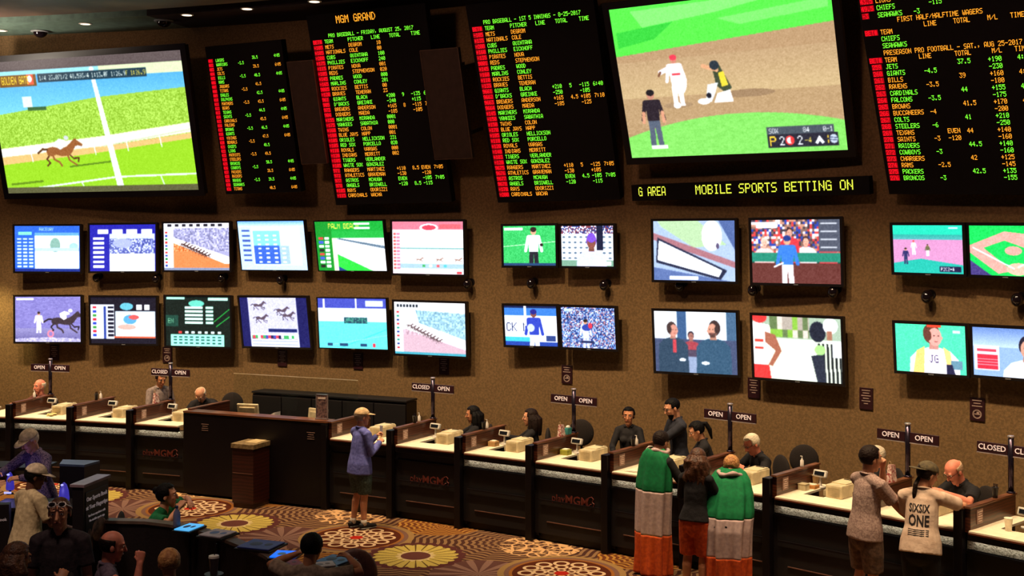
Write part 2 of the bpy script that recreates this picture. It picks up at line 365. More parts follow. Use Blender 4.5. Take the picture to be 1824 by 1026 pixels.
T31 = [t.replace('\u00a0', ' ') for t in T31]
PIT = "DEGROM COLE QUINTANA EICKHOFF NOVA STEPHENSON WOOD CONLEY BETTIS TEHERAN BLACH GREINKE ANDERSON MAEDA MIRANDA SABATHIA COLON HAPP HELLICKSON PORCELLO VARGAS MERRITT VERLANDER GONZALEZ MARTINEZ GRAVEMAN MCHUGH BRIDWELL ODORIZZI WACHA".split()
LN = "10 00 100 240 001 020 000 201 00 23 +200 -240 +165 -185 0001 000 0001 001 231 020 000 002 . . +110 -130 EVEN -120 . .".split()
def mlb(title, tcol, first, L, tot, ml, tm, rn):
    rows = [(first, [(tcol, title, 'g')]), (first + 1.05, [(1.6, 'BET#', 'r'), (6.8, 'TEAM', 'g'), (17.5, 'PITCHER', 'g'), (28, 'LINE', 'g'), (36, 'TOTAL', 'g'), (45.5, 'TIME', 'g')])]
    for i in range(30):
        c = 'a' if (i // 2) % 2 == 0 else 'g'; it = [(1.6, rn[i], 'r'), (6.8, T31[i], c), (17.5, PIT[i], c)]
        if L[i] != '.': it.append((30 if len(L[i]) < 4 or L[i][0] not in '+-E' else 31, L[i], c))
        if i in tot: it.append((38, tot[i], c))
        if i in ml: it.append((42 if len(ml[i]) == 4 else 42, ml[i], c))
        if i in tm: it.append((47.5, tm[i], c))
        rows.append((first + 2.1 + i * 1.0, it))
    return rows
rn2 = "-105 +105 -200 +175 -115 -105 +145 -165 9085 -120 961 905 973 904 +155 -175 +160 -180 +105 -105 +110 -120 -105 +105 971 972 977 978 +105 -115".split()
rn3 = "-105 +135 -200 +160 -135 9001 +145 -160 +110 -135 9661 9662 9663 9664 +145 -150 +150 -170 +105 +110 +120 -140 +103 -120 9675 9676 9677 9678 -170 -200".split()
board('BD2', 'odds board headed MGM GRAND listing pro baseball for Friday August 25', mlb('PRO BASEBALL - FRIDAY, AUGUST 25, 2017', 9, 3.8, LN, {10: '9', 12: '8', 24: '8.5', 27: '8.5'}, {10: '-135', 11: '+115', 12: '-115', 13: '-105', 24: 'EVEN', 25: '-120', 26: '-105', 27: '-115'}, {10: '6:40', 12: '7:10', 24: '7:05', 26: '7:05'}, rn2), 53, 37.2,
      extra=lambda b, cw, ch, W, H: led(b['a'], 'MGM GRAND', 13.5, .6, cw, ch, -W / 2, H / 2, k=2, y=-.006))
L3 = ['.'] * 30
for i, v in {10: '+210', 11: '-250', 12: '+165', 13: '-185', 24: '+110', 25: '-130', 26: 'EVEN', 27: '-120'}.items(): L3[i] = v
board('BD3', 'odds board for pro baseball first 5 innings, left of the baseball screen', mlb('PRO BASEBALL - 1ST 5 INNINGS - 8-25-2017', 6.6, 3.0, L3, {10: '5', 12: '4.5', 24: '5', 26: '4.5'}, {10: '-115', 11: '-105', 12: '+105', 13: '-125', 24: '-125', 25: '+105', 26: '-105', 27: '-115'}, {10: '6:40', 12: '7:10', 24: '7:05', 26: '7:05'}, rn3), 52, 36)
rows = [(2.4, [])]
names1 = "LAKERS WARRIORS JETS COLTS BILLS RAMS JAGUARS TITANS EAGLES DOLPHINS PANTHERS BEARS TEXANS SAINTS CARDINALS FALCONS BROWNS GIANTS VIKINGS BENGALS CHIEFS LIONS PATRIOTS STEELERS BRONCOS COWBOYS PACKERS RAIDERS RAVENS SEAHAWKS TITANS BENGALS".split()
for i in range(31):
    c = 'ga'[(i // 2) % 2]; it = [(1.4, str(401 + i), 'r'), (6.6, names1[i % len(names1)], c)]
    if i % 3 == 1: it.append((22, '-3.5', c))
    if i % 2 == 0: it.append((32, '%d.5' % (38 + (i * 7) % 13), c))
    if i % 2 == 0 and i not in (6, 20, 22): it.append((47, '%d:05' % (4 + i % 4), c))
    rows.append((3.0 + i, it))
board('BD1', 'narrow odds board right of the horse racing screen', rows, 53, 34.6)
fb = [("-230", 0)]
nf = "JETS GIANTS BILLS RAVENS CARDINALS FALCONS BROWNS BUCCANEERS COLTS STEELERS TEXANS SAINTS RAIDERS COWBOYS CHARGERS RAMS PACKERS BRONCOS".split()
ln = {1: '-4.5', 3: '-3.5', 5: '-3.5', 7: '-4', 9: '-6', 11: '-3', 13: '-3', 15: '-2.5', 17: '-3'}
tl = {0: '37.5', 2: '39', 4: '44', 6: '41.5', 8: '41', 10: '44', 12: '44.5', 14: '42', 16: '42.5'}
ml = "+190 -230 +160 -180 +155 -175 +170 -200 +210 -250 +140 -160 +140 -160 +125 -145 +135 -155".split()
rows = [(-.1, [(1, '43.5', 'r'), (6, 'LIONS', 'a'), (22.5, '-105', 'g'), (36.5, '-160', 'g')]), (.95, [(1, '49.5', 'r'), (6, 'CHIEFS', 'g'), (22.5, '-115', 'g')]), (2.0, [(1, '-3', 'r'), (6, 'SEAHAWKS', 'g'), (17.5, '-3', 'g')]),
        (2.9, [(12, 'FIRST HALF/HALFTIME WAGERS', 'a')]), (3.9, [(20, 'LINE', 'a'), (29, 'TOTAL', 'a'), (39, 'M/L', 'a'), (45.5, 'TIME', 'a')]),
        (4.5, [(1, 'BET#', 'r'), (6, 'TEAM', 'a')]), (5.5, [(6, 'CHIEFS', 'g')]), (6.5, [(6, 'SEAHAWKS', 'g')]), (7.55, [(6, 'PRESEASON PRO FOOTBALL - SAT., AUG 25-2017', 'a')]),
        (8.45, [(17, 'LINE', 'a'), (28, 'TOTAL', 'a'), (39, 'M/L', 'a'), (45.5, 'TIME', 'a')]), (8.6, [(1, 'BET#', 'r'), (6, 'TEAM', 'a')])]
for i in range(18):
    c = 'ga'[(i // 2) % 2]; it = [(1.5, str(259 + i), 'r'), (6, nf[i], c), (37.6, ml[i], c)]
    if i in ln: it.append((18, ln[i], c))
    if i in tl: it.append((28.5, tl[i], c))
    if i % 2 == 0: it.append((46, '4:30', c))
    rows.append((9.6 + i * 1.0, it))
rows.append((19.55, [(22.5, 'EVEN', 'a')])); rows.append((20.6, [(22.5, '-120', 'a')]))
board('BD4', 'odds board for preseason pro football at the far right, above two televisions', rows, 53, 29.6)
q = Q['TICK']; o = thing('led_ticker', 'long scrolling sign reading MOBILE SPORTS BETTING ON below the baseball screen', 'sign', disp_matrix(q, RW - .25))
box('cabinet', (0, .06, 0), (q[2], .12, q[3]), m_ledb, o); bm = NB()
cw = q[2] / 46
bm.free()
for wd, c0, sc_ in (('G', 1.6, 1), ('AREA', 3.6, 1), ('MOBILE', 13, 1.24), ('SPORTS', 20, 1.24), ('BETTING', 27, 1.24), ('ON', 35, 1.24)):
    bm = NB(); led(bm, wd, c0, 0, cw * sc_, .19, -q[2] / 2 - (cw * 2.4 if sc_ > 1 else 0), .085, y=-.006); fin('ticker_word', bm, YEL, o)
brackets(o, q, .25, .12, q[2], q[3])
m_pan = M('speaker_cloth_brown', (58, 40, 32), .95, bump=(90, .2))
for lab, q in (('brown fabric panel with thin pale edge between the two baseball odds boards', Q['PAN']), ('brown fabric panel right of the narrow odds board', (0.4035, 6.12, .50, 1.74, -.0, .245, .01))):
    o = thing('fabric_wall_panel', lab, 'wall panel', disp_matrix(q, RW - .84), 'fabric panels between the boards')
    box('panel', (0, .04, 0), (q[2], .08, q[3]), m_pan, o); bm = NB(); W, H = q[2], q[3]
    for c, s in (((0, -.003, H / 2), (W, .012, .012)), ((0, -.003, -H / 2), (W, .012, .012)), ((-W / 2, -.003, 0), (.012, .012, H)), ((W / 2, -.003, 0), (.012, .012, H))): bx(bm, c, s)
    fin('edge_trim', bm, M('trim_bronze', (112, 84, 66), .4, .5), o); brackets(o, q, .84, .08, W, H)

# ------------------------------------------------------------------ pictures shown on the screens
class Cv:
    def __init__(s, W, H, bg):
        s.W, s.H = W, H; s.a = np.zeros((H, W, 3)); s.a[:] = bg
        s.X, s.Y = np.meshgrid((np.arange(W) + .5) / W, (np.arange(H) + .5) / H)
    def put(s, m, c): s.a[m] = c; return s
    def rect(s, x0, y0, x1, y1, c): return s.put((s.X >= x0) & (s.X < x1) & (s.Y >= y0) & (s.Y < y1), c)
    def ell(s, x, y, rx, ry, c): return s.put(((s.X - x) / rx) ** 2 + ((s.Y - y) / ry) ** 2 < 1, c)
    def poly(s, pts, c):
        m = np.zeros(s.X.shape, bool); n = len(pts)
        for i in range(n):
            (x0, y0), (x1, y1) = pts[i], pts[(i + 1) % n]
            if y0 == y1: continue
            m ^= ((y0 > s.Y) != (y1 > s.Y)) & (s.X < (x1 - x0) * (s.Y - y0) / (y1 - y0) + x0)
        return s.put(m, c)
    def line(s, x0, y0, x1, y1, w_, c):
        dx, dy = x1 - x0, y1 - y0; L = dx * dx + dy * dy; t = np.clip(((s.X - x0) * dx + (s.Y - y0) * dy) / L, 0, 1)
        return s.put(((s.X - x0 - t * dx) * s.W / s.H) ** 2 + (s.Y - y0 - t * dy) ** 2 < w_ * w_, c)
    def grad(s, y0, y1, c0, c1):
        m = (s.Y >= y0) & (s.Y < y1); t = ((s.Y - y0) / (y1 - y0))[..., None]
        s.a = np.where(m[..., None], np.array(c0) * (1 - t) + np.array(c1) * t, s.a); return s
    def noise(s, x0, y0, x1, y1, amt, sx=3, sy=3):
        g = rng.uniform(-amt, amt, (s.H // sy + 2, s.W // sx + 2)); g = np.repeat(np.repeat(g, sy, 0), sx, 1)[:s.H, :s.W]
        m = (s.X >= x0) & (s.X < x1) & (s.Y >= y0) & (s.Y < y1); s.a[m] = np.clip(s.a[m] + g[m][:, None], 0, 255); return s
    def crowd(s, x0, y0, x1, y1, pal, sx=3, sy=3):
        p = np.array(pal); g = p[rng.integers(0, len(p), (s.H // sy + 2, s.W // sx + 2))]; g = np.repeat(np.repeat(g, sy, 0), sx, 1)[:s.H, :s.W]
        m = (s.X >= x0) & (s.X < x1) & (s.Y >= y0) & (s.Y < y1); s.a[m] = g[m]; return s
    def txt(s, x, y, h, t, c, wd=.55):
        ph = h / 7; pw = h * wd / 5 * s.H / s.W
        for i, ch in enumerate(t.upper()):
            for k, bits in enumerate(G.get(ch, [0] * 5)):
                for r in range(7):
                    if bits >> r & 1: s.rect(x + (i * 6 + k) * pw, y + r * ph, x + (i * 6 + k + 1.05) * pw, y + (r + 1.05) * ph, c)
        return s
    def man(s, x, y, h, shirt, pants, skin=(200, 140, 110), hat=None, lean=0):
        a = s.H / s.W; hw = h * .13 * a
        s.poly([(x - hw * .8, y - h * .5), (x - hw * .9, y), (x - hw * .15, y), (x, y - h * .42), (x + hw * .3, y), (x + hw, y), (x + hw * .8, y - h * .5)], pants)
        s.poly([(x - hw + lean, y - h * .84), (x - hw * .85, y - h * .48), (x + hw * .85, y - h * .48), (x + hw + lean, y - h * .84)], shirt)
        s.line(x - hw + lean, y - h * .8, x - hw * 1.5, y - h * .5, h * .035, shirt); s.line(x + hw + lean, y - h * .8, x + hw * 1.5, y - h * .5, h * .035, shirt)
        s.ell(x + lean, y - h * .92, h * .07 * a, h * .08, skin)
        s.ell(x + lean, y - h * .96, h * .075 * a, h * .055, hat or (40, 30, 28)); return s
    def bust(s, x, y, h, shirt, skin, hair, turn=0, beard=None):      # head and shoulders, h = head height
        a = s.H / s.W
        s.poly([(x - h * 1.25 * a, 1.01), (x - h * 1.2 * a, y + h * 1.15), (x - h * .8 * a, y + h * .75), (x - h * .3 * a, y + h * .6), (x + h * .3 * a, y + h * .6), (x + h * .8 * a, y + h * .75), (x + h * 1.2 * a, y + h * 1.15), (x + h * 1.25 * a, 1.01)], shirt)
        s.poly([(x - h * .2 * a, y + h * .2), (x + h * .2 * a, y + h * .2), (x + h * .24 * a, y + h * .68), (x - h * .24 * a, y + h * .68)], tuple(v * .85 for v in skin))
        s.ell(x - turn * h * .1 * a, y - h * .08, h * .42 * a, h * .50, hair); s.ell(x + turn * h * .06 * a, y + h * .08, h * .34 * a, h * .44, skin)
        if turn: s.ell(x - turn * h * .26 * a, y + h * .02, h * .16 * a, h * .26, hair); s.ell(x + turn * h * .38 * a, y + h * .12, h * .07 * a, h * .08, skin)
        for e in ((-.13, .13) if not turn else (turn * .02, turn * .24)): s.ell(x + e * h * a, y + h * .02, h * .05 * a, h * .03, tuple(v * .35 for v in skin))
        if beard: s.poly([(x + (turn * .06 - .28) * h * a, y + h * .22), (x + (turn * .06 + .28) * h * a, y + h * .22), (x + (turn * .06 + .16) * h * a, y + h * .54), (x + (turn * .06 - .16) * h * a, y + h * .54)], beard)
        s.ell(x + turn * .12 * h * a, y + h * .30, h * .10 * a, h * .025, (140, 70, 70)); return s
    def horse(s, x, y, h, c, jock=(235, 235, 240), d=1):
        a = s.H / s.W; w_ = h * a * d; dk = tuple(v * .62 for v in c)
        def L(pts, wd, cc):
            for (p, q) in zip(pts, pts[1:]): s.line(x + p[0] * w_, y - h * p[1], x + q[0] * w_, y - h * q[1], h * wd, cc)
        L([(-.42, .5), (-.62, .28), (-.50, .14), (-.62, .03)], .035, dk); L([(-.36, .5), (-.30, .26), (-.10, .16), (-.02, .02)], .040, c)
        L([(.34, .46), (.52, .28), (.74, .30), (.70, .16)], .032, dk); L([(.28, .44), (.34, .22), (.52, .10), (.64, .02)], .036, c)
        s.poly([(x + p * w_, y - h * q) for p, q in ((-.60, .56), (-.52, .70), (-.30, .74), (0, .68), (.26, .72), (.46, .86), (.62, 1.0), (.72, 1.03), (.74, .97), (.98, .80), (.94, .72), (.78, .76), (.66, .74), (.50, .52), (.36, .40), (.05, .38), (-.20, .44), (-.38, .38), (-.56, .42))], c)
        L([(-.56, .64), (-.74, .66), (-.96, .52)], .040, dk)
        s.poly([(x + p * w_, y - h * q) for p, q in ((-.16, .74), (-.20, .92), (.02, 1.04), (.24, .98), (.30, .88), (.12, .86), (.14, .68), (.0, .62))], jock); s.ell(x + .32 * w_, y - h * 1.06, abs(w_) * .10, h * .085, tuple(v * .9 for v in jock)); return s
WH = (245, 250, 255); SH = (200, 215, 255)
P = {}
SW, SHt = 156, 106
def N(bg): return Cv(SW, SHt, bg)
c = N((40, 90, 200)).rect(.31, .15, .98, .98, WH).rect(.31, .15, .98, .22, (90, 150, 220)).ell(.62, .42, .08, .16, (120, 160, 150)).ell(.9, .45, .07, .08, (150, 190, 210)).rect(.31, .48, .98, .56, (170, 195, 215)).rect(.31, .8, .98, .97, (225, 240, 255)).rect(0, .93, 1, 1, (20, 40, 120)).rect(.06, .13, .26, .2, (120, 220, 180))
for i in range(9):
    for j in range(3): c.rect(.04 + j * .09, .27 + i * .075, .10 + j * .09, .305 + i * .075, (200, 225, 250))
P['T1'] = c.txt(.38, .04, .07, 'RACEWAY', (150, 200, 255))
c = N((30, 30, 150)).rect(.3, .2, .98, 1, (190, 205, 245)).crowd(.3, .3, .98, .62, [(90, 100, 170), (200, 210, 240), (130, 140, 200), (60, 70, 140)]).rect(.3, .62, .98, 1, (240, 244, 255)).ell(.5, .4, .15, .1, (150, 160, 210))
for x in (.12, .34, .56, .78): c.rect(x, .1, x + .16, .2, WH)
for i in range(7): c.rect(.05, .27 + i * .1, .22, .32 + i * .1, WH)
P['T2'] = c
c = N((235, 235, 245)).poly([(.15, .4), (1, .86), (1, 1), (.15, 1)], (214, 120, 70)).poly([(.15, .3), (1, .78), (1, .9), (.15, .42)], WH).poly([(.15, .1), (1, .1), (1, .72), (.15, .3)], (150, 150, 190)).noise(.15, .1, 1, .6, 50)
for i in range(9): c.horse(.3 + i * .045, .5 + i * .03, .1, (70, 45, 45))
for i in range(11): c.rect(.02, .18 + i * .07, .06, .22 + i * .07, [(200, 40, 40), (40, 60, 160), (30, 120, 60)][i % 3])
for i in range(8): c.rect(.06 + i * .11, .02, .12 + i * .11, .08, (30, 30, 40))
P['T3'] = c.rect(0, .94, 1, 1, (120, 130, 160)).rect(.15, .86, 1, .94, (214, 120, 70))
c = N((180, 215, 255)).rect(.2, .12, .92, .9, (215, 235, 255)).rect(.22, .2, .62, .5, (120, 200, 230)).rect(.22, .5, .60, .88, (50, 90, 190)).rect(.6, .5, .75, .88, (150, 180, 230))
for i in range(7):
    c.rect(.05, .18 + i * .1, .17, .22 + i * .1, (60, 80, 160))
    for j in range(5): c.rect(.28 + j * .12, .28 + i * .09, .33 + j * .12, .31 + i * .09, WH)
P['T4'] = c.grad(.0, .12, (90, 150, 255), (200, 225, 255))
c = N((240, 245, 250)).rect(0, 0, 1, .2, (20, 150, 50)).rect(0, 0, .24, 1, (20, 130, 40)).rect(.24, .2, 1, .34, (30, 160, 60)).poly([(.24, .62), (.8, 1), (.24, 1)], (40, 200, 60)).poly([(.24, .86), (.42, 1), (.24, 1)], (30, 60, 120)).poly([(.35, .34), (1, .5), (1, .56), (.3, .36)], (90, 110, 130)).poly([(.24, .34), (.3, .34), (.3, 1), (.24, 1)], (240, 245, 200))
c.txt(.2, .05, .1, 'PALM BEACH', (250, 220, 80)); c.rect(.58, .04, .8, .08, WH).rect(.58, .12, .8, .16, WH)
for i in range(8): c.rect(.04, .32 + i * .08, .11, .37 + i * .08, [(210, 60, 60), (60, 80, 200), WH, (30, 30, 30)][i % 4]).rect(.13, .32 + i * .08, .19, .37 + i * .08, WH)
P['T5'] = c.noise(.3, .4, 1, .9, 12)
c = N((238, 240, 245)).rect(0, 0, 1, .16, (196, 110, 130)).ell(.52, .12, .13, .07, WH).ell(.52, .12, .10, .05, (220, 60, 80)).rect(.66, .06, .96, .14, (220, 90, 100)).rect(.1, .5, 1, .53, (110, 160, 160)).rect(.1, .8, 1, .9, (150, 180, 195)).rect(0, .94, 1, 1, (235, 215, 225)).rect(.9, .94, .97, .99, (220, 60, 70))
for i in range(11): c.rect(.01, .22 + i * .065, .05, .265 + i * .065, (215, 90, 90)).rect(.06, .22 + i * .065, .11, .265 + i * .065, (190, 120, 150))
for x in (.38, .66, .92): c.horse(x, .78, .1, (150, 120, 110))
for x in (.42, .52, .62, .72): c.rect(x, .82, x + .04, .87, [(60, 160, 90), WH, (220, 80, 90), (80, 180, 190)][int(x * 10) % 4])
P['T6'] = c
c = N((50, 175, 90)).noise(0, 0, 1, 1, 14).line(0, .52, 1, .4, .008, (190, 230, 190)).man(.58, 1.2, 1.15, WH, (30, 30, 40), (200, 150, 120)).ell(.73, .48, .03, .04, (40, 30, 30)).rect(0, .93, 1, 1, (30, 60, 100)).rect(.02, .05, .38, .11, (210, 235, 215))
P['T7'] = c
c = N((220, 225, 240)).crowd(0, 0, 1, .2, [(40, 50, 110), (220, 225, 245), (120, 60, 70)])
for i in range(5):
    for j in range(9): c.ell(.05 + j * .11, .28 + i * .13, .03, .025, (90, 110, 130))
P['T8'] = c.rect(.68, 0, .8, .6, (20, 25, 50)).rect(0, .85, 1, 1, (110, 150, 130)).bust(.58, .4, .34, (190, 195, 235), (120, 70, 60), (110, 60, 170)).ell(.58, .3, .08, .12, (110, 70, 190)).rect(.7, .88, .95, .97, WH)
c = N((150, 170, 200)).poly([(.05, 0), (.55, 0), (.9, .4), (.5, .45), (.1, .1)], (160, 190, 150)).poly([(0, .2), (1, .68), (1, .78), (0, .32)], (150, 100, 110)).poly([(.05, .28), (.9, .82), (.82, .98), (.03, .7)], (30, 35, 60)).poly([(.07, .33), (.84, .82), (.8, .93), (.05, .66)], (245, 250, 255)).ell(.72, .25, .12, .25, (235, 240, 245)).ell(.79, .42, .02, .05, (80, 70, 100)).poly([(.8, 0), (1, 0), (1, .5)], (70, 90, 140)).poly([(0, .78), (.95, 1), (0, 1)], (80, 100, 150)).rect(.2, .92, .55, .98, WH)
P['T9'] = c
c = N((90, 45, 42)).crowd(0, 0, 1, .52, [(200, 60, 60), (230, 225, 235), (60, 50, 60), (40, 60, 150), (180, 130, 110), (120, 90, 80)], 4, 4).rect(.76, 0, 1, .5, (70, 75, 90)).rect(0, .52, 1, .68, (30, 120, 100)).rect(0, .66, 1, .7, (15, 70, 60))
for i in range(4): c.rect(.78, .06 + i * .12, .96, .08 + i * .12, (200, 205, 215))
c.bust(.15, .36, .14, (230, 190, 190), (230, 170, 150), (200, 190, 180)).bust(.62, .34, .14, (225, 205, 210), (220, 160, 140), (60, 40, 40)).bust(.44, .2, .13, (190, 50, 60), (210, 150, 130), (50, 30, 30)).bust(.86, .2, .12, (200, 60, 70), (210, 150, 130), (50, 30, 30)).rect(0, .52, 1, .66, (30, 120, 100)).rect(0, .68, 1, 1, (90, 45, 42)).rect(.76, 0, 1, .5, (70, 75, 90))
for i in range(4): c.rect(.78, .06 + i * .12, .96, .08 + i * .12, (200, 205, 215))
P['T10'] = c.man(.41, 1.12, .86, (50, 110, 200), (235, 235, 240), (210, 150, 120), (30, 50, 120)).line(.26, .74, .36, .68, .012, WH).rect(.7, .72, 1, 1, (90, 45, 42)).rect(.06, .04, .3, .13, (225, 225, 235))
c = N((190, 130, 175)).rect(0, 0, 1, .28, (30, 190, 160)).grad(.2, .3, (40, 150, 140), (70, 160, 160)).poly([(0, .8), (.4, .7), (1, .82), (1, 1), (0, 1)], (30, 165, 150)).man(.18, .82, .34, (40, 40, 90), (40, 50, 90)).man(.3, .62, .3, (235, 200, 225), (240, 220, 240), hat=(220, 60, 80)).man(.5, .64, .24, (90, 90, 60), WH).rect(.66, .85, .96, .96, (25, 25, 60)).txt(.68, .87, .07, 'P2C2-4', WH)
P['T11'] = c.rect(.8, .05, .93, .08, (200, 240, 240))
c = N((20, 190, 80)).poly([(0, .4), (.5, .12), (1, .2), (1, .32), (.9, .5), (.5, .3), (.2, .45), (.6, .9), (.4, .96), (0, .55)], (225, 150, 140)).ell(.62, .5, .12, .09, (230, 150, 140)).ell(.68, .86, .16, .12, (235, 170, 150)).line(.05, .45, .62, .85, .012, WH).poly([(0, .7), (.3, 1), (0, 1)], (60, 50, 110)).line(.68, .82, 1, .6, .012, WH)
P['T12'] = c.noise(0, 0, 1, 1, 8)
c = N((118, 112, 178)).noise(0, 0, 1, 1, 10, 6, 2).grad(.7, 1, (130, 125, 175), (90, 85, 140)).rect(.02, .04, .28, .08, WH).man(.36, .8, .46, (240, 235, 245), (240, 238, 250)).horse(.74, .8, .46, (52, 40, 48), (245, 245, 250)).ell(.54, .82, .05, .08, (220, 120, 140)).ell(.54, .82, .03, .05, (130, 110, 170))
P['B1'] = c.ell(.5, .98, .6, .08, (170, 165, 205)).noise(0, .9, 1, 1, 30)
c = N((16, 14, 30)).rect(0, .16, .36, .9, (230, 235, 245)).rect(.2, .2, .24, .9, (40, 60, 140)).rect(.38, .3, .98, .84, (205, 225, 245)).ell(.55, .2, .1, .08, (90, 170, 190)).rect(.7, .16, .78, .27, WH).rect(.82, .16, .9, .27, WH).rect(.36, .84, .98, .88, (220, 90, 60)).ell(.6, .48, .1, .1, (80, 150, 200)).ell(.66, .43, .08, .05, (200, 80, 80)).ell(.55, .64, .14, .06, (230, 160, 150))
for i in range(8): c.rect(.03, .2 + i * .085, .09, .25 + i * .085, [(200, 40, 60), (40, 60, 180), (60, 140, 60)][i % 3]).rect(.26, .2 + i * .085, .35, .25 + i * .085, (20, 20, 40))
P['B2'] = c
c = N((8, 22, 20)).poly([(.0, .38), (.2, .38), (.2, .6), (0, .6)], (20, 60, 50)).txt(.04, .44, .1, 'EN', (110, 180, 140)).line(.75, .5, .98, .25, .01, (30, 160, 60)).line(.78, .6, .98, .4, .01, (30, 160, 60)).ell(.48, .14, .12, .07, (90, 190, 170)).rect(.02, .01, .3, .06, (160, 230, 210)).rect(.66, .02, .96, .08, (180, 240, 225))
for i in range(5): c.rect(.3, .2 + i * .075, .58, .25 + i * .075, (210, 255, 240)).rect(.62, .2 + i * .075, .74, .25 + i * .075, (190, 250, 230))
c.rect(.08, .76, .9, 1, (150, 240, 215))
for i in range(7): c.rect(.2 + i * .1, .7, .25 + i * .1, .75, [(230, 60, 60), (220, 240, 240)][i > 0])
for i in range(3):
    for j in range(9): c.rect(.12 + j * .085, .80 + i * .06, .17 + j * .085, .83 + i * .06, (20, 70, 70))
P['B3'] = c
c = N((20, 22, 80)).rect(.12, 0, .84, 1, (186, 186, 216)).noise(.12, 0, .84, .75, 9)
for x, y in ((.28, .26), (.3, .52), (.62, .36), (.7, .46)): c.horse(x, y, .18, (80, 65, 80), (210, 210, 230))
P['B4'] = c.rect(.12, .74, .84, 1, (215, 222, 245)).crowd(.14, .76, .82, .84, [(220, 60, 80), (60, 160, 90), (230, 230, 240), (30, 30, 70), (60, 70, 160)], 6, 8).rect(.4, .63, .82, .7, (20, 30, 90)).rect(.14, .88, .82, .89, (80, 90, 160)).rect(.14, .94, .82, .95, (80, 90, 160))
c = N((90, 215, 220)).rect(0, 0, 1, .22, (60, 70, 170)).rect(0, .2, 1, .46, (225, 235, 250)).rect(.7, .05, .95, .16, (200, 215, 250)).crowd(.38, .38, .72, .5, [(30, 90, 90), (60, 130, 120), (30, 60, 80)]).rect(.08, .02, .1, .24, WH).rect(.55, 0, .57, .24, WH).line(.3, 1, 1, .6, .01, (60, 190, 200)).line(.1, .95, 1, .72, .006, (130, 230, 235)).rect(.12, .9, .2, .95, (30, 60, 100)).rect(.3, .9, .42, .95, (30, 60, 100)).rect(.6, .9, .7, .95, (30, 60, 100)).rect(.78, .89, .82, .96, (220, 50, 70))
P['B5'] = c
c = N((240, 240, 248)).poly([(.12, .5), (1, .88), (1, 1), (.12, 1)], (190, 160, 175)).poly([(.12, .36), (1, .78), (1, .86), (.12, .46)], WH).poly([(.3, .15), (1, .2), (1, .7), (.35, .4)], (140, 180, 200)).noise(.12, .12, 1, .62, 38)
for i in range(10): c.horse(.22 + i * .045, .5 + i * .03, .09, (90, 70, 75))
for i in range(10): c.rect(.03, .18 + i * .075, .07, .22 + i * .075, [(200, 50, 60), (40, 140, 120), (40, 60, 130)][i % 3])
for i in range(7): c.rect(.04 + i * .045, .05, .07 + i * .045, .1, (30, 40, 50))
P['B6'] = c.rect(0, .95, 1, 1, (60, 150, 170))
c = N((236, 240, 255)).rect(0, 0, 1, .25, (50, 110, 190)).rect(0, 0, 1, .06, (20, 30, 70)).rect(0, .78, .5, .9, (60, 180, 200)).rect(0, .9, 1, 1, (30, 60, 150)).txt(.03, .42, .22, 'CK M', (40, 50, 90), .6)
P['B7'] = c.man(.56, 1.3, 1.2, (40, 60, 170), WH, (120, 70, 60), (30, 30, 120)).ell(.5, .55, .07, .1, (180, 190, 220)).rect(.78, .74, .96, .88, (40, 60, 120)).rect(.38, 0, .42, .5, WH)
c = N((60, 80, 150)).crowd(0, 0, 1, 1, [(40, 60, 130), (200, 210, 240), (120, 150, 200), (30, 40, 90), (170, 120, 130), (90, 130, 190)]).man(.45, 1.05, .75, (200, 210, 240), (190, 200, 235)).ell(.47, .5, .09, .08, (40, 60, 150)).ell(.54, .45, .04, .07, (200, 50, 70)).rect(.35, .82, .6, .88, (30, 40, 80))
P['B8'] = c.rect(.06, .05, .2, .1, (180, 220, 220))
c = N((150, 170, 190)).rect(0, 0, 1, .5, (225, 235, 245)).rect(.28, 0, .4, .5, (50, 80, 120)).rect(.88, 0, 1, .7, (60, 90, 120)).rect(0, .45, 1, 1, (60, 70, 100)).poly([(.2, .78), (.75, .72), (.85, 1), (.1, 1)], (120, 135, 165)).bust(.45, .4, .14, (150, 60, 70), (150, 100, 90), (50, 40, 50)).rect(.3, .62, .6, .75, (70, 60, 80))
c.rect(.2, .74, .8, 1, (130, 145, 175)).rect(.1, .74, .2, 1, (50, 60, 90)).bust(.23, .3, .22, (40, 60, 80), (190, 130, 115), (60, 45, 45), 1).rect(.225, .46, .27, .68, (180, 60, 70)).bust(.72, .28, .25, (45, 75, 100), (190, 135, 115), (55, 40, 40), -1, (80, 56, 52)).line(.55, .82, .8, .78, .035, (45, 75, 100)).ell(.34, .79, .04, .025, WH).ell(.62, .83, .05, .025, WH)
P['B9'] = c
c = N((225, 235, 215)).rect(0, 0, 1, .35, (150, 170, 150)).crowd(.2, 0, .65, .33, [(120, 170, 60), (160, 150, 140), (90, 110, 70), (200, 190, 180)], 9, 22).noise(0, .35, 1, 1, 6, 12, 2).poly([(0, .1), (.2, .15), (.22, .45), (.12, .8), (0, .8)], (245, 240, 240)).rect(.02, .38, .12, .42, (230, 60, 50)).rect(.02, .5, .12, .54, (230, 60, 50)).poly([(.14, .25), (.26, .3), (.33, .55), (.22, .8), (.17, .78), (.26, .55), (.14, .42)], (150, 90, 70)).poly([(0, .78), (.18, .78), (.2, 1), (0, 1)], (210, 50, 50)).ell(.08, .02, .09, .1, (210, 50, 50))
for i in range(6): c.poly([(.74 + i * .045, .4), (.765 + i * .045, .4), (.775 + i * .045, 1), (.75 + i * .045, 1)], (20, 25, 30))
P['B10'] = c.ell(.74, .22, .09, .16, (25, 30, 45)).ell(.88, .12, .08, .12, (240, 245, 250)).rect(.84, .2, .9, .34, (150, 100, 80)).poly([(.66, .6), (.8, .55), (.82, 1), (.72, 1)], (35, 40, 55)).ell(.76, .5, .06, .08, (150, 200, 120)).rect(.9, .35, 1, .6, (230, 235, 240))
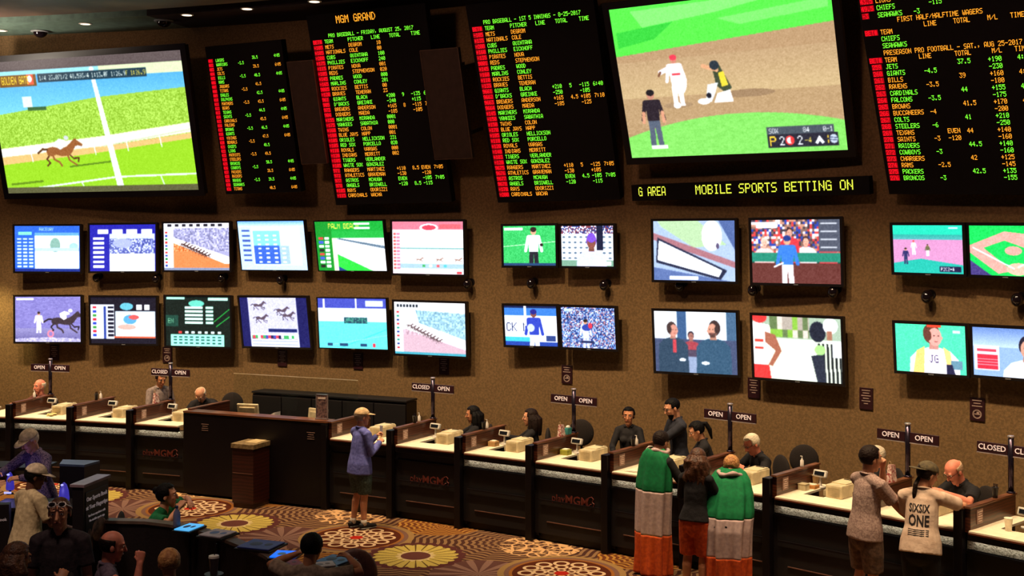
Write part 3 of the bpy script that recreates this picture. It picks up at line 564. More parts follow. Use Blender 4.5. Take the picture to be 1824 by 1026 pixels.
c = N((70, 205, 160)).noise(0, 0, 1, 1, 8).bust(.55, .22, .42, (245, 238, 245), (215, 150, 140), (90, 50, 40), 1).poly([(.3, .55), (.42, .45), (.4, 1), (.24, 1)], (250, 190, 110)).poly([(.68, .45), (.78, .55), (.8, .8), (.72, .8)], (250, 200, 120)).rect(.46, 0, .66, .06, (210, 60, 40)).txt(.48, .62, .16, 'JG', (60, 50, 90)).rect(.78, .72, .94, .9, (90, 130, 150)).rect(.82, .1, .92, .16, (190, 240, 220))
P['B11'] = c.poly([(.72, .8), (.8, .8), (.84, 1), (.72, 1)], (30, 30, 60))
c = N((130, 160, 205)).grad(0, .4, (90, 120, 180), (170, 195, 225)).rect(.02, .38, .38, .88, (235, 220, 235)).rect(.06, .56, .36, .86, (205, 40, 60)).bust(.78, .38, .42, (215, 225, 245), (190, 140, 120), (30, 25, 40)).ell(.88, .9, .07, .16, (25, 30, 60))
for i in range(5): c.rect(.06, .6 + i * .055, .36, .605 + i * .055, (240, 200, 210))
P['B12'] = c.rect(.06, .44, .34, .5, (200, 60, 80))
# big pictures
c = Cv(420, 264, (150, 205, 70))
c.grad(.0, .44, (60, 150, 225), (130, 215, 235)); c.rect(0, 0, 1, .075, (90, 78, 80)); c.rect(.0, .075, 1, .11, (150, 220, 235)); c.rect(.58, .075, 1, .15, (220, 235, 190))
c.poly([(0, .40), (.55, .30), (1, .26), (1, .52), (.55, .60), (0, .66)], (158, 205, 70)); m0 = c.a.copy(); c.noise(0, .28, 1, .66, 34, 2, 2)
sky = (c.Y < .40 - .14 * c.X) ; c.a[sky] = m0[sky]
c.poly([(0, .655), (.55, .585), (1, .51), (1, .58), (.55, .66), (0, .72)], (245, 240, 225)); c.poly([(0, .72), (.55, .66), (1, .585), (1, .63), (.6, .72), (0, .80)], (225, 190, 120))
c.poly([(0, .78), (.5, .71), (1, .625), (1, .95), (0, 1)], (150, 210, 40)); c.grad(.93, 1, (150, 215, 40), (120, 200, 40)); c.rect(0, .93, 1, 1, (150, 210, 45))
c.line(0, .70, .55, .645, .006, (225, 240, 250)); c.line(.55, .66, 1, .56, .004, (200, 220, 180))
for x in (.16, .5, .67, .84): c.line(x, .68 - (x - .16) * .12, x + .005, .76 - (x - .16) * .12, .004, (235, 245, 250))
c.line(.05, .98, .6, .89, .007, (225, 250, 235)); c.line(.6, .89, 1, .88, .007, (225, 250, 235))
for x in (.2, .41, .82): c.line(x, .95 - (x - .2) * .1, x + .02, 1.0, .005, (220, 250, 235))
c.horse(.32, .80, .20, (150, 92, 50), (225, 235, 235)).line(.36, .805, .58, .775, .006, (90, 130, 30)).line(.03, .93, .2, .91, .008, (100, 140, 30))
c.poly([(.535, .13), (.555, .13), (.63, 1), (.595, 1)], (240, 248, 255)).ell(.545, .095, .012, .018, WH)
c.rect(.16, .27, .21, .35, (220, 235, 240)).rect(.18, .35, .28, .375, (60, 100, 60))
c.rect(.05, .105, .25, .195, (120, 80, 30)).rect(.2, .105, .235, .18, (240, 90, 60)).ell(.216, .14, .012, .025, WH).txt(.062, .118, .055, 'GOLDEN GATE', (255, 225, 60), .33)
c.rect(.26, .105, .82, .17, (35, 60, 75)); 
for i, t in enumerate(('1/4 23.07', '1/2 48.59', '3/4 1:13.0', '7F 1:26.9', 'F 1:26.9')): c.txt(.268 + i * .112, .12, .036, t, (230, 245, 240) if i < 4 else (250, 230, 90), .46)
P['HORSE'] = c.rect(0, .955, 1, 1, (92, 92, 60)).rect(0, .0, 1, .06, (96, 84, 84))
c = Cv(420, 284, (176, 146, 108)).rect(0, 0, 1, .33, (80, 215, 70)); c.poly([(0, .29), (1, .20), (1, .27), (0, .33)], (176, 146, 108)); c.rect(0, .27, 1, .34, (176, 146, 108))
c.poly([(0, 0), (1, 0), (1, .215), (0, .315)], (84, 218, 72))
for pts, cc in (([(0, .05), (.3, .02), (.6, .0), (.9, 0), (.5, .1), (.1, .16)], (120, 235, 110)), ([(0, .16), (.25, .12), (.2, .22), (0, .26)], (50, 190, 60)), ([(.45, .13), (.95, .06), (1, .12), (.6, .2)], (115, 235, 105))): c.poly(pts, cc)
c.grad(.32, .6, (178, 148, 112), (196, 170, 126)); c.poly([(0, .3), (1, .2), (1, .34), (0, .36)], (174, 142, 106)); c.poly([(0, 0), (1, 0), (1, .215), (0, .315)], (84, 218, 72))
for pts, cc in (([(.1, .03), (.9, 0), (.5, .09), (.15, .14)], (125, 236, 112)), ([(.02, .16), (.3, .12), (.2, .22), (.02, .26)], (54, 196, 60)), ([(.5, .13), (.98, .07), (.98, .13), (.6, .18)], (118, 236, 105))): c.poly(pts, cc)
c.noise(0, .3, 1, .85, 6, 4, 2)
t = np.linspace(-.1, 1.12, 40); arc = [(x, .735 + .40 * (x - .56) ** 2) for x in t]; c.poly(arc + [(1.2, 1.1), (-.2, 1.1)], (126, 212, 96)); c.noise(0, .75, 1, 1, 6, 8, 3)
c.ell(.6, .61, .12, .025, (150, 122, 92)); c.ell(.27, .66, .07, .02, (160, 132, 100))
c.man(.14, .94, .39, (42, 34, 42), (84, 94, 112), (190, 130, 110), (30, 26, 30)).rect(.11, .92, .19, .945, (235, 245, 235)); c.line(.094, .70, .09, .76, .012, (210, 150, 120)).line(.186, .70, .19, .76, .012, (210, 150, 120))
c.man(.275, .665, .33, (250, 235, 240), (250, 248, 255), (200, 130, 110), (225, 60, 80)).ell(.29, .5, .035, .09, (250, 248, 255)).line(.24, .42, .205, .44, .016, (235, 230, 240)).line(.205, .44, .195, .46, .008, (120, 80, 60)).rect(.26, .45, .3, .465, (225, 70, 80)).ell(.265, .66, .018, .02, (250, 250, 255))
c.poly([(.45, .43), (.485, .42), (.53, .57), (.5, .6), (.46, .55)], (60, 70, 50)).line(.47, .45, .41, .42, .014, (215, 160, 120)).ell(.462, .42, .022, .03, (40, 50, 60)).poly([(.475, .47), (.5, .46), (.515, .55), (.485, .56)], (225, 205, 60)).poly([(.42, .54), (.47, .53), (.45, .6), (.43, .65), (.40, .66)], (225, 230, 235)).poly([(.46, .6), (.52, .58), (.53, .66), (.44, .66)], (250, 248, 252)).ell(.395, .645, .03, .02, (245, 245, 250)).ell(.42, .61, .012, .018, (30, 30, 40))
c.rect(.66, .835, .95, .885, (70, 80, 90)).rect(.66, .885, .965, .97, (40, 40, 52)).txt(.67, .845, .032, 'SOX', WH).txt(.82, .845, .032, '84', WH).txt(.905, .845, .032, '0-1', WH).txt(.668, .895, .062, 'P', (250, 210, 60), .7).txt(.712, .897, .058, '2', WH).ell(.757, .925, .02, .03, (225, 60, 60)).ell(.757, .925, .013, .02, WH).rect(.76, .91, .775, .94, (225, 60, 60)).txt(.79, .897, .058, '2', WH).txt(.822, .91, .035, '-4', (240, 220, 90)).poly([(.865, .945), (.885, .9), (.905, .945), (.895, .955), (.885, .935), (.875, .955)], WH).ell(.945, .925, .017, .028, (190, 205, 225)).line(.93, .915, .96, .92, .003, (70, 80, 110)).line(.93, .93, .96, .935, .003, (70, 80, 110)).rect(.92, .90, .925, .92, (250, 210, 60)).rect(.92, .93, .925, .95, (250, 210, 60))
P['BALL'] = c.rect(.78, .0, .96, .012, WH)
def screen_mat(s):
    key = 'screen_%g' % s
    if key in MC: return MC[key]
    m = D.materials.new(key); m.use_nodes = True; n = m.node_tree.nodes; b = n['Principled BSDF']
    b.inputs['Base Color'].default_value = (.01, .01, .01, 1); b.inputs['Roughness'].default_value = .45; b.inputs['Specular IOR Level'].default_value = .1
    a = n.new('ShaderNodeAttribute'); a.attribute_name = 'picture'; m.node_tree.links.new(a.outputs['Color'], b.inputs['Emission Color'])
    b.inputs['Emission Strength'].default_value = s; MC[key] = m; return m
def blur(a, n=1):
    for _ in range(n):
        p = np.pad(a, ((1, 1), (1, 1), (0, 0)), 'edge'); a = (p[1:-1, 1:-1] * 4 + (p[:-2, 1:-1] + p[2:, 1:-1] + p[1:-1, :-2] + p[1:-1, 2:]) * 2 + p[:-2, :-2] + p[:-2, 2:] + p[2:, :-2] + p[2:, 2:]) / 16
    return a
def picture(parent, cv, W, H, s):
    g = rng.normal(0, 1, cv.a.shape[:2]); cv.a = np.clip(blur(cv.a + 9 * g[..., None], 1), 0, 255)
    h, w_ = cv.a.shape[:2]; xs = np.linspace(-W / 2, W / 2, w_); zs = np.linspace(H / 2, -H / 2, h)
    X, Z = np.meshgrid(xs, zs); co = np.stack([X, np.full_like(X, -.002), Z], -1).reshape(-1, 3).astype(np.float32)
    i = np.arange(h * w_).reshape(h, w_); f = np.stack([i[1:, :-1], i[1:, 1:], i[:-1, 1:], i[:-1, :-1]], -1).reshape(-1, 4)
    me = D.meshes.new('screen'); me.vertices.add(len(co)); me.vertices.foreach_set('co', co.ravel())
    me.loops.add(f.size); me.loops.foreach_set('vertex_index', f.ravel().astype(np.int32)); me.polygons.add(len(f))
    me.polygons.foreach_set('loop_start', np.arange(0, f.size, 4, dtype=np.int32)); me.update(calc_edges=True)
    ca = me.color_attributes.new('picture', 'FLOAT_COLOR', 'POINT'); v = cv.a.reshape(-1, 3) / 255
    l = np.where(v <= .04045, v / 12.92, ((v + .055) / 1.055) ** 2.4); ca.data.foreach_set('color', np.concatenate([l, np.ones((len(l), 1))], 1).astype(np.float32).ravel())
    me.materials.append(screen_mat(s)); o = D.objects.new('screen', me); COL.objects.link(o); o.parent = parent; return o
def tv(key, label, s=1.5, bz=.035, dep=.075, big=False, group='wall televisions'):
    q = Q[key]; W, H = q[2], q[3]; gap = .75 if big else .25
    o = thing('projection_screen' if big else 'television', label, 'screen' if big else 'television', disp_matrix(q, RW - gap), group if not big else None)
    bm = NB(); b2 = bz
    for c, sz in (((0, .0, H / 2 + b2 / 2), (W + 2 * b2, .03, b2)), ((0, .0, -H / 2 - b2 / 2), (W + 2 * b2, .03, b2)), ((-W / 2 - b2 / 2, .0, 0), (b2, .03, H)), ((W / 2 + b2 / 2, .0, 0), (b2, .03, H))): bx(bm, c, sz)
    fin('bezel', bm, m_bez, o); box('housing', (0, dep / 2 + .014, 0), (W + b2 * 1.6, dep, H + b2 * 1.6), m_bez, o, bev=.012)
    if not big:
        bm = NB(); bx(bm, (0, -.0165, -H / 2 - bz * .5), (.07, .003, .012)); fin('badge', bm, M('badge_grey', (120, 120, 125), .4), o)
    picture(o, P[key], W, H, s); brackets(o, q, gap, dep, W, H); return o
TL = dict(T1='television with blue results page, upper row, farthest left', T2='television with dark blue race card and pale crowd picture, upper row',
T3='television with racehorses rounding an orange dirt track, upper row', T4='television tilted down showing a pale blue results table',
T5='television tilted down with green Palm Beach racing page', T6='television with pink headed race replay on white, upper row',
T7='smaller television with man in white shirt on green field', T8='smaller television with person in purple cap before white backdrop',
T9='television with slanted white scoreboard shown large', T10='television with baseball player in blue before the crowd',
T11='smaller television with the infield play on pink dirt, upper row right', T12='smaller television with overhead baseball diamond at right edge of photo',
B1='television with man in white walking before a harness horse, lower row', B2='television with red and white race listing on black, lower row',
B3='television with glowing green odds table on black', B4='television tilted down with dark blue side bars and horses on grey track',
B5='television with distant pack of horses on turquoise turf, thin frame', B6='television with horses rounding a pale pink track, lower row',
B7='smaller television with baseball batter in dark blue before white hoarding', B8='smaller television with player amid a dense blue crowd',
B9='television with two people talking over coffee at a table', B10='television with american football players and striped official',
B11='smaller television with baseball player in white jersey on green', B12='smaller television with man at microphone beside red table, right edge')
for k, l in TL.items(): tv(k, l, bz=.018 if k in ('T4', 'T5', 'B5') else .036, s=1.9)
tv('HORSE', 'huge framed screen with lone racehorse and jockey at upper left', 1.35, .11, .12, True)
tv('BALL', 'huge framed screen with baseball players and umpire on the infield', 1.45, .10, .12, True)
# ------------------------------------------------------------------ betting counter
m_dark = wood('espresso_wood', (12, 5, 8), (8, 4, 7), .6, 5, coat=.05); m_blk = M('black_lacquer', (11, 5, 8), .4, spec=.3)
m_mah = wood('mahogany', (84, 40, 22), (52, 22, 13), .32, 9); m_mahtop = wood('mahogany_cap', (120, 72, 46), (84, 46, 30), .28, 9)
m_cream = M('cream_worktop', (242, 228, 204), .45, var=(14, (234, 218, 190))); m_edge = M('worktop_edge', (96, 44, 26), .4)
m_pale = M('plaque_pale', (150, 116, 104), .5); m_txtd = M('engraving', (226, 200, 190), .5)
m_rail = M('brushed_rail', (150, 110, 96), .35, .8); m_logo = M('bronze_lettering', (104, 40, 30), .5)
def mosaic():
    m = M('glass_mosaic', (170, 166, 150), .4); n = m.node_tree.nodes; lk = m.node_tree.links
    br = n.new('ShaderNodeTexBrick'); br.inputs['Scale'].default_value = 38; br.inputs['Color1'].default_value = (*lin((232, 226, 212)), 1); br.inputs['Color2'].default_value = (*lin((116, 110, 94)), 1)
    br.inputs['Mortar'].default_value = (*lin((30, 30, 24)), 1); br.inputs['Mortar Size'].default_value = .03; br.inputs['Brick Width'].default_value = .6; br.offset = .5
    mp = n.new('ShaderNodeMapping'); mp.inputs['Rotation'].default_value = (R_(90), 0, 0)
    lk.new(n['Texture Coordinate'].outputs['Object'], mp.inputs['Vector']); lk.new(mp.outputs[0], br.inputs['Vector']); lk.new(br.outputs['Color'], n['Principled BSDF'].inputs['Base Color']); return m
m_mos = mosaic(); m_led = glow('led_strip_white', (250, 240, 215), 17.0)
TH = {0: 11.2, 1: 13.67, 2: 16.19, 3: 18.66, 4: 26.57, 5: 29.11, 6: 31.66, 7: 34.22, 8: 36.81, 9: 39.31, 10: 41.81, 11: 44.3, 12: 46.82, 13: 49.3}
NX = {0: 13.67, 1: 16.19, 2: 18.66, 3: 20.79, 4: 29.11, 5: 31.66, 6: 34.22, 7: 36.81, 8: 39.31, 9: 41.81, 10: 44.3, 11: 46.82, 12: 49.3, 13: 51.8}
WHERE = {0: 'cut off by the left edge of the photo', 1: 'under the sign post farthest left', 2: 'between the two sign posts farthest left', 3: 'just left of the tall black desk',
 4: 'where the man in the blue shirt and cap stands', 5: 'beneath the CLOSED and OPEN sign right of the black cabinet', 6: 'in front of the clerk with long straight black hair',
 7: 'left of the round backed empty chair, under a double OPEN sign', 8: 'where the person in the longer narrow green flag stands', 9: 'where the blonde person stoops in a flag',
 10: 'right of the stooping flag wearer, with paper cup and display', 11: 'where the man in the SIXSIX ONE shirt leans', 12: 'at the right edge with a white paper cup', 13: 'beyond the right edge of the photo'}
def smat(k, k2=None):
    a0, a1 = R_(TH[k]), R_(NX[k]); p0, p1 = pol(a0, RC), pol(a1, RC); d = p1 - p0
    return fz(p0, math.atan2(d.y, d.x)), d.length
def playlogo(parent, x, z, s=.16):
    text('play_lettering', 'play', s * .82, m_logo, parent, (x - .24, .055, z)); text('mgm_lettering', 'MGM', s, m_logo, parent, (x + .05, .055, z), bold=.002)
    bm = NB(); pts = [(.0, .02), (.02, .07), (.06, .085), (.09, .06), (.07, .02), (.10, .0), (.085, -.05), (.04, -.06), (.02, -.03), (.05, -.01)]
    tube(bm, [(x + .22 + a, .053, z + b) for a, b in pts], [.007] * len(pts), n=6, ref=(0, 1, 0)); fin('lion_emblem', bm, m_logo, parent)
for k in TH:
    if k == 13: continue
    mt_, L = smat(k); S = thing('betting_station', 'dark betting counter station ' + WHERE[k], 'counter', mt_, 'betting counter stations')
    xr = L - .10
    box('front_panel', (L / 2, .11, .485), (L, .10, .77), m_dark, S); box('plinth', (L / 2, .16, .05), (L, .10, .10), m_blk, S)
    box('kick_rail', (L / 2 + .03, .052, .27), (L * .72, .014, .012), m_rail, S)
    bm = NB(); bx(bm, (L / 2, .035, .435 + .12), (L * .86, .02, .02)); bx(bm, (L / 2, .05, .84), (L, .02, .03)); fin('panel_moulding', bm, m_blk, S)
    lit = k not in (4, 5)
    if lit:
        box('mosaic_strip', (L / 2, .07, .92), (L - .02, .02, .10), m_mos, S, bev=0, label='back-lit glass mosaic band')
        bm = NB(); poly(bm, [(.10, .022, .966), (xr, .022, .966), (xr, .034, .966), (.10, .034, .966)]); fin('led_strip', bm, m_led, S)
    else: box('upper_panel', (L / 2, .07, .92), (L - .02, .02, .10), m_dark, S)
    box('fascia', ((xr + .04) / 2, .02, 1.005), (xr - .04, .04, .075), m_edge if False else m_blk, S)
    x0 = .06; bm = NB()
    pts = [(x0, -.01), (xr, -.01), (xr, 1.0), (.49, 1.0), (.49, .335), (.23, .335), (.23, 1.0), (x0, 1.0)]
    prism(bm, [Vector((x, y, 1.045)) for x, y in pts], (0, 0, .025)); fin('worktop', bm, m_cream, S, label='cream worktop with a cut-out well')
    box('worktop_trim', ((xr + x0) / 2, -.014, 1.045), (xr - x0, .012, .02), m_edge, S)
    box('clerk_shelf', ((x0 + xr) / 2, .65, .80), (xr - x0, .68, .03), m_blk, S)
    box('divider', (.03, .53, 1.165), (.06, 1.0, .25), m_mah, S, label='mahogany divider panel'); box('side_panel', (.03, .55, .55), (.05, .96, .98), m_dark, S); box('divider_cap', (.03, .53, 1.30), (.075, 1.04, .022), m_mahtop, S)
    box('post', (-.05, .05, .635), (.10, .16, 1.27), m_blk, S, bev=.006)
    o = box('notice_plaque', (.0635, .22, 1.185), (.006, .13, .15), m_pale, S); bm = NB()
    for i in range(5): bx(bm, (.068, .22, 1.235 - i * .024), (.003, [.10, .06, .09, .09, .07][i], .010))
    fin('plaque_text', bm, m_txtd, o)
    if k in (3, 5, 7): playlogo(S, L * .52, .60)
# tall desk between stations 3 and 4
a0, a1 = R_(20.79), R_(26.57); p0, p1 = pol(a0, RC), pol(a1, RC); d = p1 - p0; DM = fz(p0, math.atan2(d.y, d.x)); DL = d.length
S = thing('service_desk', 'tall black service desk between the wooden betting stations', 'desk', DM)
box('front_panel', (DL / 2, .06, .66), (DL, .14, 1.24), m_blk, S); box('plinth', (DL / 2, .14, .03), (DL, .12, .06), m_blk, S)
box('top_ledge', (DL / 2, .10, 1.30), (DL, .24, .03), m_mahtop, S); box('rear_worktop', (DL / 2, .55, 1.02), (DL, .70, .03), m_mah, S)
box('left_divider', (.03, .60, .66), (.06, 1.0, 1.32), m_mah, S); box('left_divider_cap', (.03, .60, 1.33), (.075, 1.0, .02), m_mahtop, S)
box('side_leg', (DL - .03, .55, .5), (.06, .8, 1.0), m_blk, S)
for x in (.42, DL - .28):
    bm = NB()
    for i, w_ in enumerate((.14, .10, .12, .12)): bx(bm, (x, -.014, 1.13 - i * .032), (w_, .004, .008))
    fin('engraved_notice', bm, m_pale, S)
# glass screen behind the desk
o = thing('glass_screen', 'clear glass screen with bright top edge behind the black service desk', 'glass screen', DM)
mg = D.materials.new('clear_glass'); mg.use_nodes = True; nn = mg.node_tree.nodes; nn.remove(nn['Principled BSDF'])
tb = nn.new('ShaderNodeBsdfTransparent'); tb.inputs[0].default_value = (.93, .96, .95, 1); gl = nn.new('ShaderNodeBsdfGlossy'); gl.inputs['Roughness'].default_value = .05; ms = nn.new('ShaderNodeMixShader'); fr = nn.new('ShaderNodeFresnel'); fr.inputs[0].default_value = 1.2
for a_, b_ in ((fr.outputs[0], ms.inputs[0]), (tb.outputs[0], ms.inputs[1]), (gl.outputs[0], ms.inputs[2]), (ms.outputs[0], nn['Material Output'].inputs[0])): mg.node_tree.links.new(a_, b_)
box('pane', (1.40, .98, 1.42), (2.35, .012, .76), mg, o, bev=0); box('top_edge', (1.40, .98, 1.805), (2.35, .014, .010), M('glass_edge', (170, 150, 120), .3), o, bev=0)
bm = NB()
for x in (.3, 1.4, 2.5): bx(bm, (x, .98, 1.04), (.06, .04, .05))
fin('clamp', bm, m_brk, o)
m_beige = M('beige_plastic', (214, 196, 158), .5); m_beige2 = M('beige_vent', (192, 174, 138), .6); m_wp = M('white_plastic', (222, 214, 204), .4); m_lcd = M('lcd_dark', (22, 26, 34), .2)
def on(mat4, x, y, z, rz=0): return mat4 @ fz((x, y, z), rz)
def printer(m4, label):
    o = thing('receipt_printer', label, 'printer', m4, 'receipt printers on the counter')
    bm = NB(); bx(bm, (0, 0, .075), (.21, .40, .15), bev=.012); bx(bm, (0, .05, .155), (.19, .26, .012), bev=.004); fin('body', bm, m_beige, o)
    bm = NB()
    for i in range(6): bx(bm, (0, -.2015, .03 + i * .018), (.15, .004, .005))
    fin('vent', bm, m_beige2, o); box('paper_slot', (0, .14, .163), (.12, .02, .006), m_lcd, o); box('side_module', (-.13, -.10, .035), (.05, .12, .07), m_beige2, o)
def cdisp(m4, label):
    o = thing('customer_display', label, 'display', m4, 'customer displays on the counter')
    bm = NB(); lathe(bm, [(.055, 0), (.055, .012), (.016, .02), (.013, .13)], n=14); fin('stand', bm, m_wp, o)
    h = box('display_head', (0, -.005, .165), (.18, .045, .085), m_wp, o, rx=R_(-18), bev=.012); box('display_window', (0, -.029, .172), (.13, .006, .045), m_lcd, h, rx=R_(-18), bev=0)
PR = {1: 'half hidden behind a counter post, farthest left station', 2: 'at the second station from the left', 3: 'beside the tall black desk', 4: 'in front of the man in the blue shirt',
 5: 'on the station right of the low black cabinet', 6: 'before the clerk with long straight black hair', 7: 'left of the smiling clerk, near the empty chair', 8: 'between the two flag wearers', 9: 'beside the blonde stooping flag wearer',
 10: 'largest one seen, left of the man with hand at mouth', 11: 'hidden by the man in the SIXSIX ONE shirt'}
for k, l in PR.items():
    mt_, L = smat(k); printer(on(mt_, .61, .56, 1.07, R_(-2)), 'beige receipt printer ' + l)
    if k in (4, 8, 9, 11): continue
    cdisp(on(mt_, .20, .80, 1.07, R_(-4)), 'small white customer display ' + l.replace('half hidden behind a counter post, farthest left station', 'at the farthest left station').replace('largest one seen, left', 'above a paper cup, left'))
mt_, L = smat(12); cdisp(on(mt_, .40, .55, 1.07, R_(-8)), 'small white customer display cut off by the right edge of the photo')
# OPEN / CLOSED sign posts
m_pole = M('pole_dark_chrome', (60, 50, 66), .25, .8); m_sign = M('sign_plum', (44, 14, 22), .4); m_st = M('sign_lettering', (236, 216, 214), .5, emit=.25); m_sil = M('silver_rail', (190, 176, 180), .3, .7)
for k, a, b, l in ((1, 'OPEN', 'OPEN', 'farthest left on the counter'), (3, 'CLOSED', 'OPEN', 'left of the tall black desk'), (5, 'CLOSED', 'OPEN', 'right of the low black cabinet'),
                   (7, 'OPEN', 'OPEN', 'beside the round backed empty chair'), (9, 'OPEN', 'OPEN', 'behind the two flag wearers'), (11, 'OPEN', 'OPEN', 'beside the man in the grey shirt'), (12, 'CLOSED', 'CLOSED', 'cut off by the right edge of the photo')):
    mt_, L = smat(k); o = thing('lane_sign', 'dark post with %s sign plates %s' % (a if a == b else a + ' and ' + b, l), 'sign', on(mt_, .03, .98, 1.31), 'lane signs on the counter dividers')
    bm = NB(); cyl(bm, (0, 0, 0), (0, 0, .60), .030); cyl(bm, (0, 0, 0), (0, 0, .02), .045); fin('pole', bm, m_pole, o, True); bm = NB(); lathe(bm, [(.036, .60), (.038, .615), (.03, .622)], n=16); fin('pole_cap', bm, m_sil, o)
    for sx, t in ((-1, a), (1, b)):
        pl = box('sign_plate', (sx * .205, -.005, .46), (.35, .02, .115), m_sign, o); text('sign_lettering', t, .085, m_st, pl, (sx * .205, -.018, .463), bold=.001)
        box('plate_rail', (sx * .205, -.012, .397), (.35, .02, .010), m_sil, o)
# camera domes below the televisions, notices on the wall
m_dome = M('dome_smoked', (22, 14, 18), .08, spec=.8)
def wallpt(px, py, off=0.0):
    p = ray_r(px, 2.7 - off); z = CAMH - (py - 410) * p.y / FPX; return pol(thof(p), RW - off, z), thof(p)
DL_ = [(172, 495, 'below the second upper television from the left'), (278, 497, 'between the second and third upper televisions'), (395, 496, 'below the orange dirt track television'), (500, 499, 'below the pale blue table television'),
 (833, 506, 'right of the pink race replay television'), (946, 505, 'below the man in the white shirt television'), (1076, 508, 'below the purple cap television'), (1211, 509, 'below the slanted scoreboard television'),
 (1341, 517, 'between the slanted scoreboard and blue player televisions'), (1484, 520, 'below right corner of the blue player television'), (1651, 529, 'below the pink infield television'), (1812, 534, 'farthest right on the wall')]
for px, py, l in DL_:
    p, th = wallpt(px, py, .13); o = thing('dome_camera', 'black dome camera ' + l, 'security camera', fz(p, -th), 'dome cameras on the wall')
    bm = NB(); ell(bm, (0, 0, 0), (.075, .075, .085)); fin('dome', bm, m_dome, o, True); bm = NB(); cyl(bm, (0, .0, .03), (0, .13, .03), .035); cyl(bm, (0, .115, .03), (0, .13, .03), .06); fin('wall_mount', bm, m_brk, o)
NP = [(97, 628, 0, 'farthest left'), (298, 632, 1, 'above the second sign post'), (503, 638, 0, 'below the tilted grey track television'), (638, 643, 0, 'below the turquoise turf television'), (791, 652, 0, 'right of the low black cabinet'),
 (1010, 667, 1, 'above the double OPEN sign near the empty chair'), (1343, 691, 0, 'below the coffee table television'), (1543, 710, 0, 'between the large and small right televisions'), (1741, 729, 1, 'below the man at microphone television')]
for px, py, c_, l in NP:
    p, th = wallpt(px, py, .012); o = thing('wall_notice', 'small dark notice plaque ' + l, 'sign', fz(p, -th), 'notice plaques on the wall'); box('plate', (0, 0, 0), (.19, .018, .29), m_sign, o)
    bm = NB()
    for i in range(3 if c_ else 6): bx(bm, (0, -.0105, .11 - i * .035), ([.12, .09, .13, .08, .12, .06][i], .003, .010))
    if c_: 
        for j in range(20):
            a = j * math.pi / 10; bx(bm, (.05 * math.cos(a), -.0105, -.06 + .05 * math.sin(a)), (.018, .003, .012))
        bx(bm, (0, -.0105, -.06), (.07, .003, .012)); bx(bm, (0.01, -.0105, -.045), (.03, .003, .03))
    fin('notice_text', bm, M('notice_print', (176, 150, 140), .5), o)
# soffit fittings
for px, py, l in ((72, 55, 'farthest left in the soffit'), (238, 58, 'second from the left in the soffit'), (292, 36, 'nearest the ceiling slot in the soffit')):
    s = (410 - py) / (CEIL - CAMH); p = ray_s(px, s); p.z = CEIL; o = thing('ceiling_camera', 'black ceiling camera dome ' + l, 'security camera', fz(p, 0), 'camera domes in the soffit')
    bm = NB(); ell(bm, (0, 0, -.01), (.13, .13, .12)); fin('dome', bm, m_dome, o, True); bm = NB(); lathe(bm, [(.13, 0), (.17, -.004), (.17, -.02), (.135, -.03)], n=24); fin('trim_ring', bm, M('ring_grey', (140, 140, 140), .4), o, True)
m_dl = glow('downlight_glow', (255, 225, 190), 2.2)
for px, py, l in ((2, 54, 'at the left edge of the photo'), (152, 42, 'between the black camera domes'), (333, 26, 'right of the last camera dome'), (440, 15, 'above the narrow odds board'), (560, 2, 'above the MGM GRAND board')):
    s = (410 - py) / (CEIL - CAMH); p = ray_s(px, s); p.z = CEIL; o = thing('soffit_downlight', 'small recessed soffit downlight ' + l, 'ceiling light', fz(p, -.3), 'soffit downlights')
    bm = NB(); lathe(bm, [(.11, 0), (.115, -.008), (.09, -.012)], n=20); fin('rim', bm, M('rim_white', (210, 200, 190), .4), o)
    bm = NB(); cyl(bm, (0, 0, -.014), (0, 0, -.012), .085); fin('lamp', bm, m_dl, o)
for i, d_ in enumerate([11, 15, 19, 23.5, 28, 32, 36, 40, 44, 48, 52]):
    pass
# low black cabinet against the wall
th = R_(0); pa = ray_r(450, 2.15); pb = ray_r(724, 2.15); d = pb - pa; CM = fz(pa, math.atan2(d.y, d.x)); CLn = d.length
o = thing('low_cabinet', 'low black cabinet against the wall behind the tall desk', 'cabinet', CM)
box('body', (CLn / 2, .18, .66), (CLn, .36, 1.30), m_blk, o); box('top', (CLn / 2, .17, 1.335), (CLn + .02, .38, .03), m_dark, o)
for i in range(5): 
    dd = box('cabinet_door', (CLn * (i + .5) / 5, -.012, .68), (CLn / 5 - .02, .02, 1.2), m_dark, o); box('door_handle', (CLn * (i + .85) / 5, -.03, .8), (.015, .02, .12), m_brk, dd)
# the square pedestal in front of the desk
pm = on_h(412, 904, 0); pm.z = 0; pth = thof(pm); pc = pm + Vector((math.cos(pth), -math.sin(pth), 0)) * .19 + Vector((math.sin(pth), math.cos(pth), 0)) * .25
o = thing('podium', 'dark wood podium with stone top standing before the tall desk', 'podium', fz(pc, -pth))
box('cabinet', (0, 0, .48), (.38, .46, .82), wood('podium_wood', (66, 26, 20), (44, 16, 14), .4, 6), o); box('plinth', (0, 0, .04), (.35, .43, .08), M('podium_plinth', (90, 66, 52), .6), o)
box('stone_top', (0, 0, .925), (.41, .49, .07), M('stone_top', (150, 126, 92), .35, var=(22, (110, 90, 64))), o); box('top_inset', (.04, .05, .963), (.20, .26, .006), M('inset_sheet', (214, 186, 138), .4), o)
box('panel_line', (0, -.232, .52), (.36, .006, .010), m_rail, o)
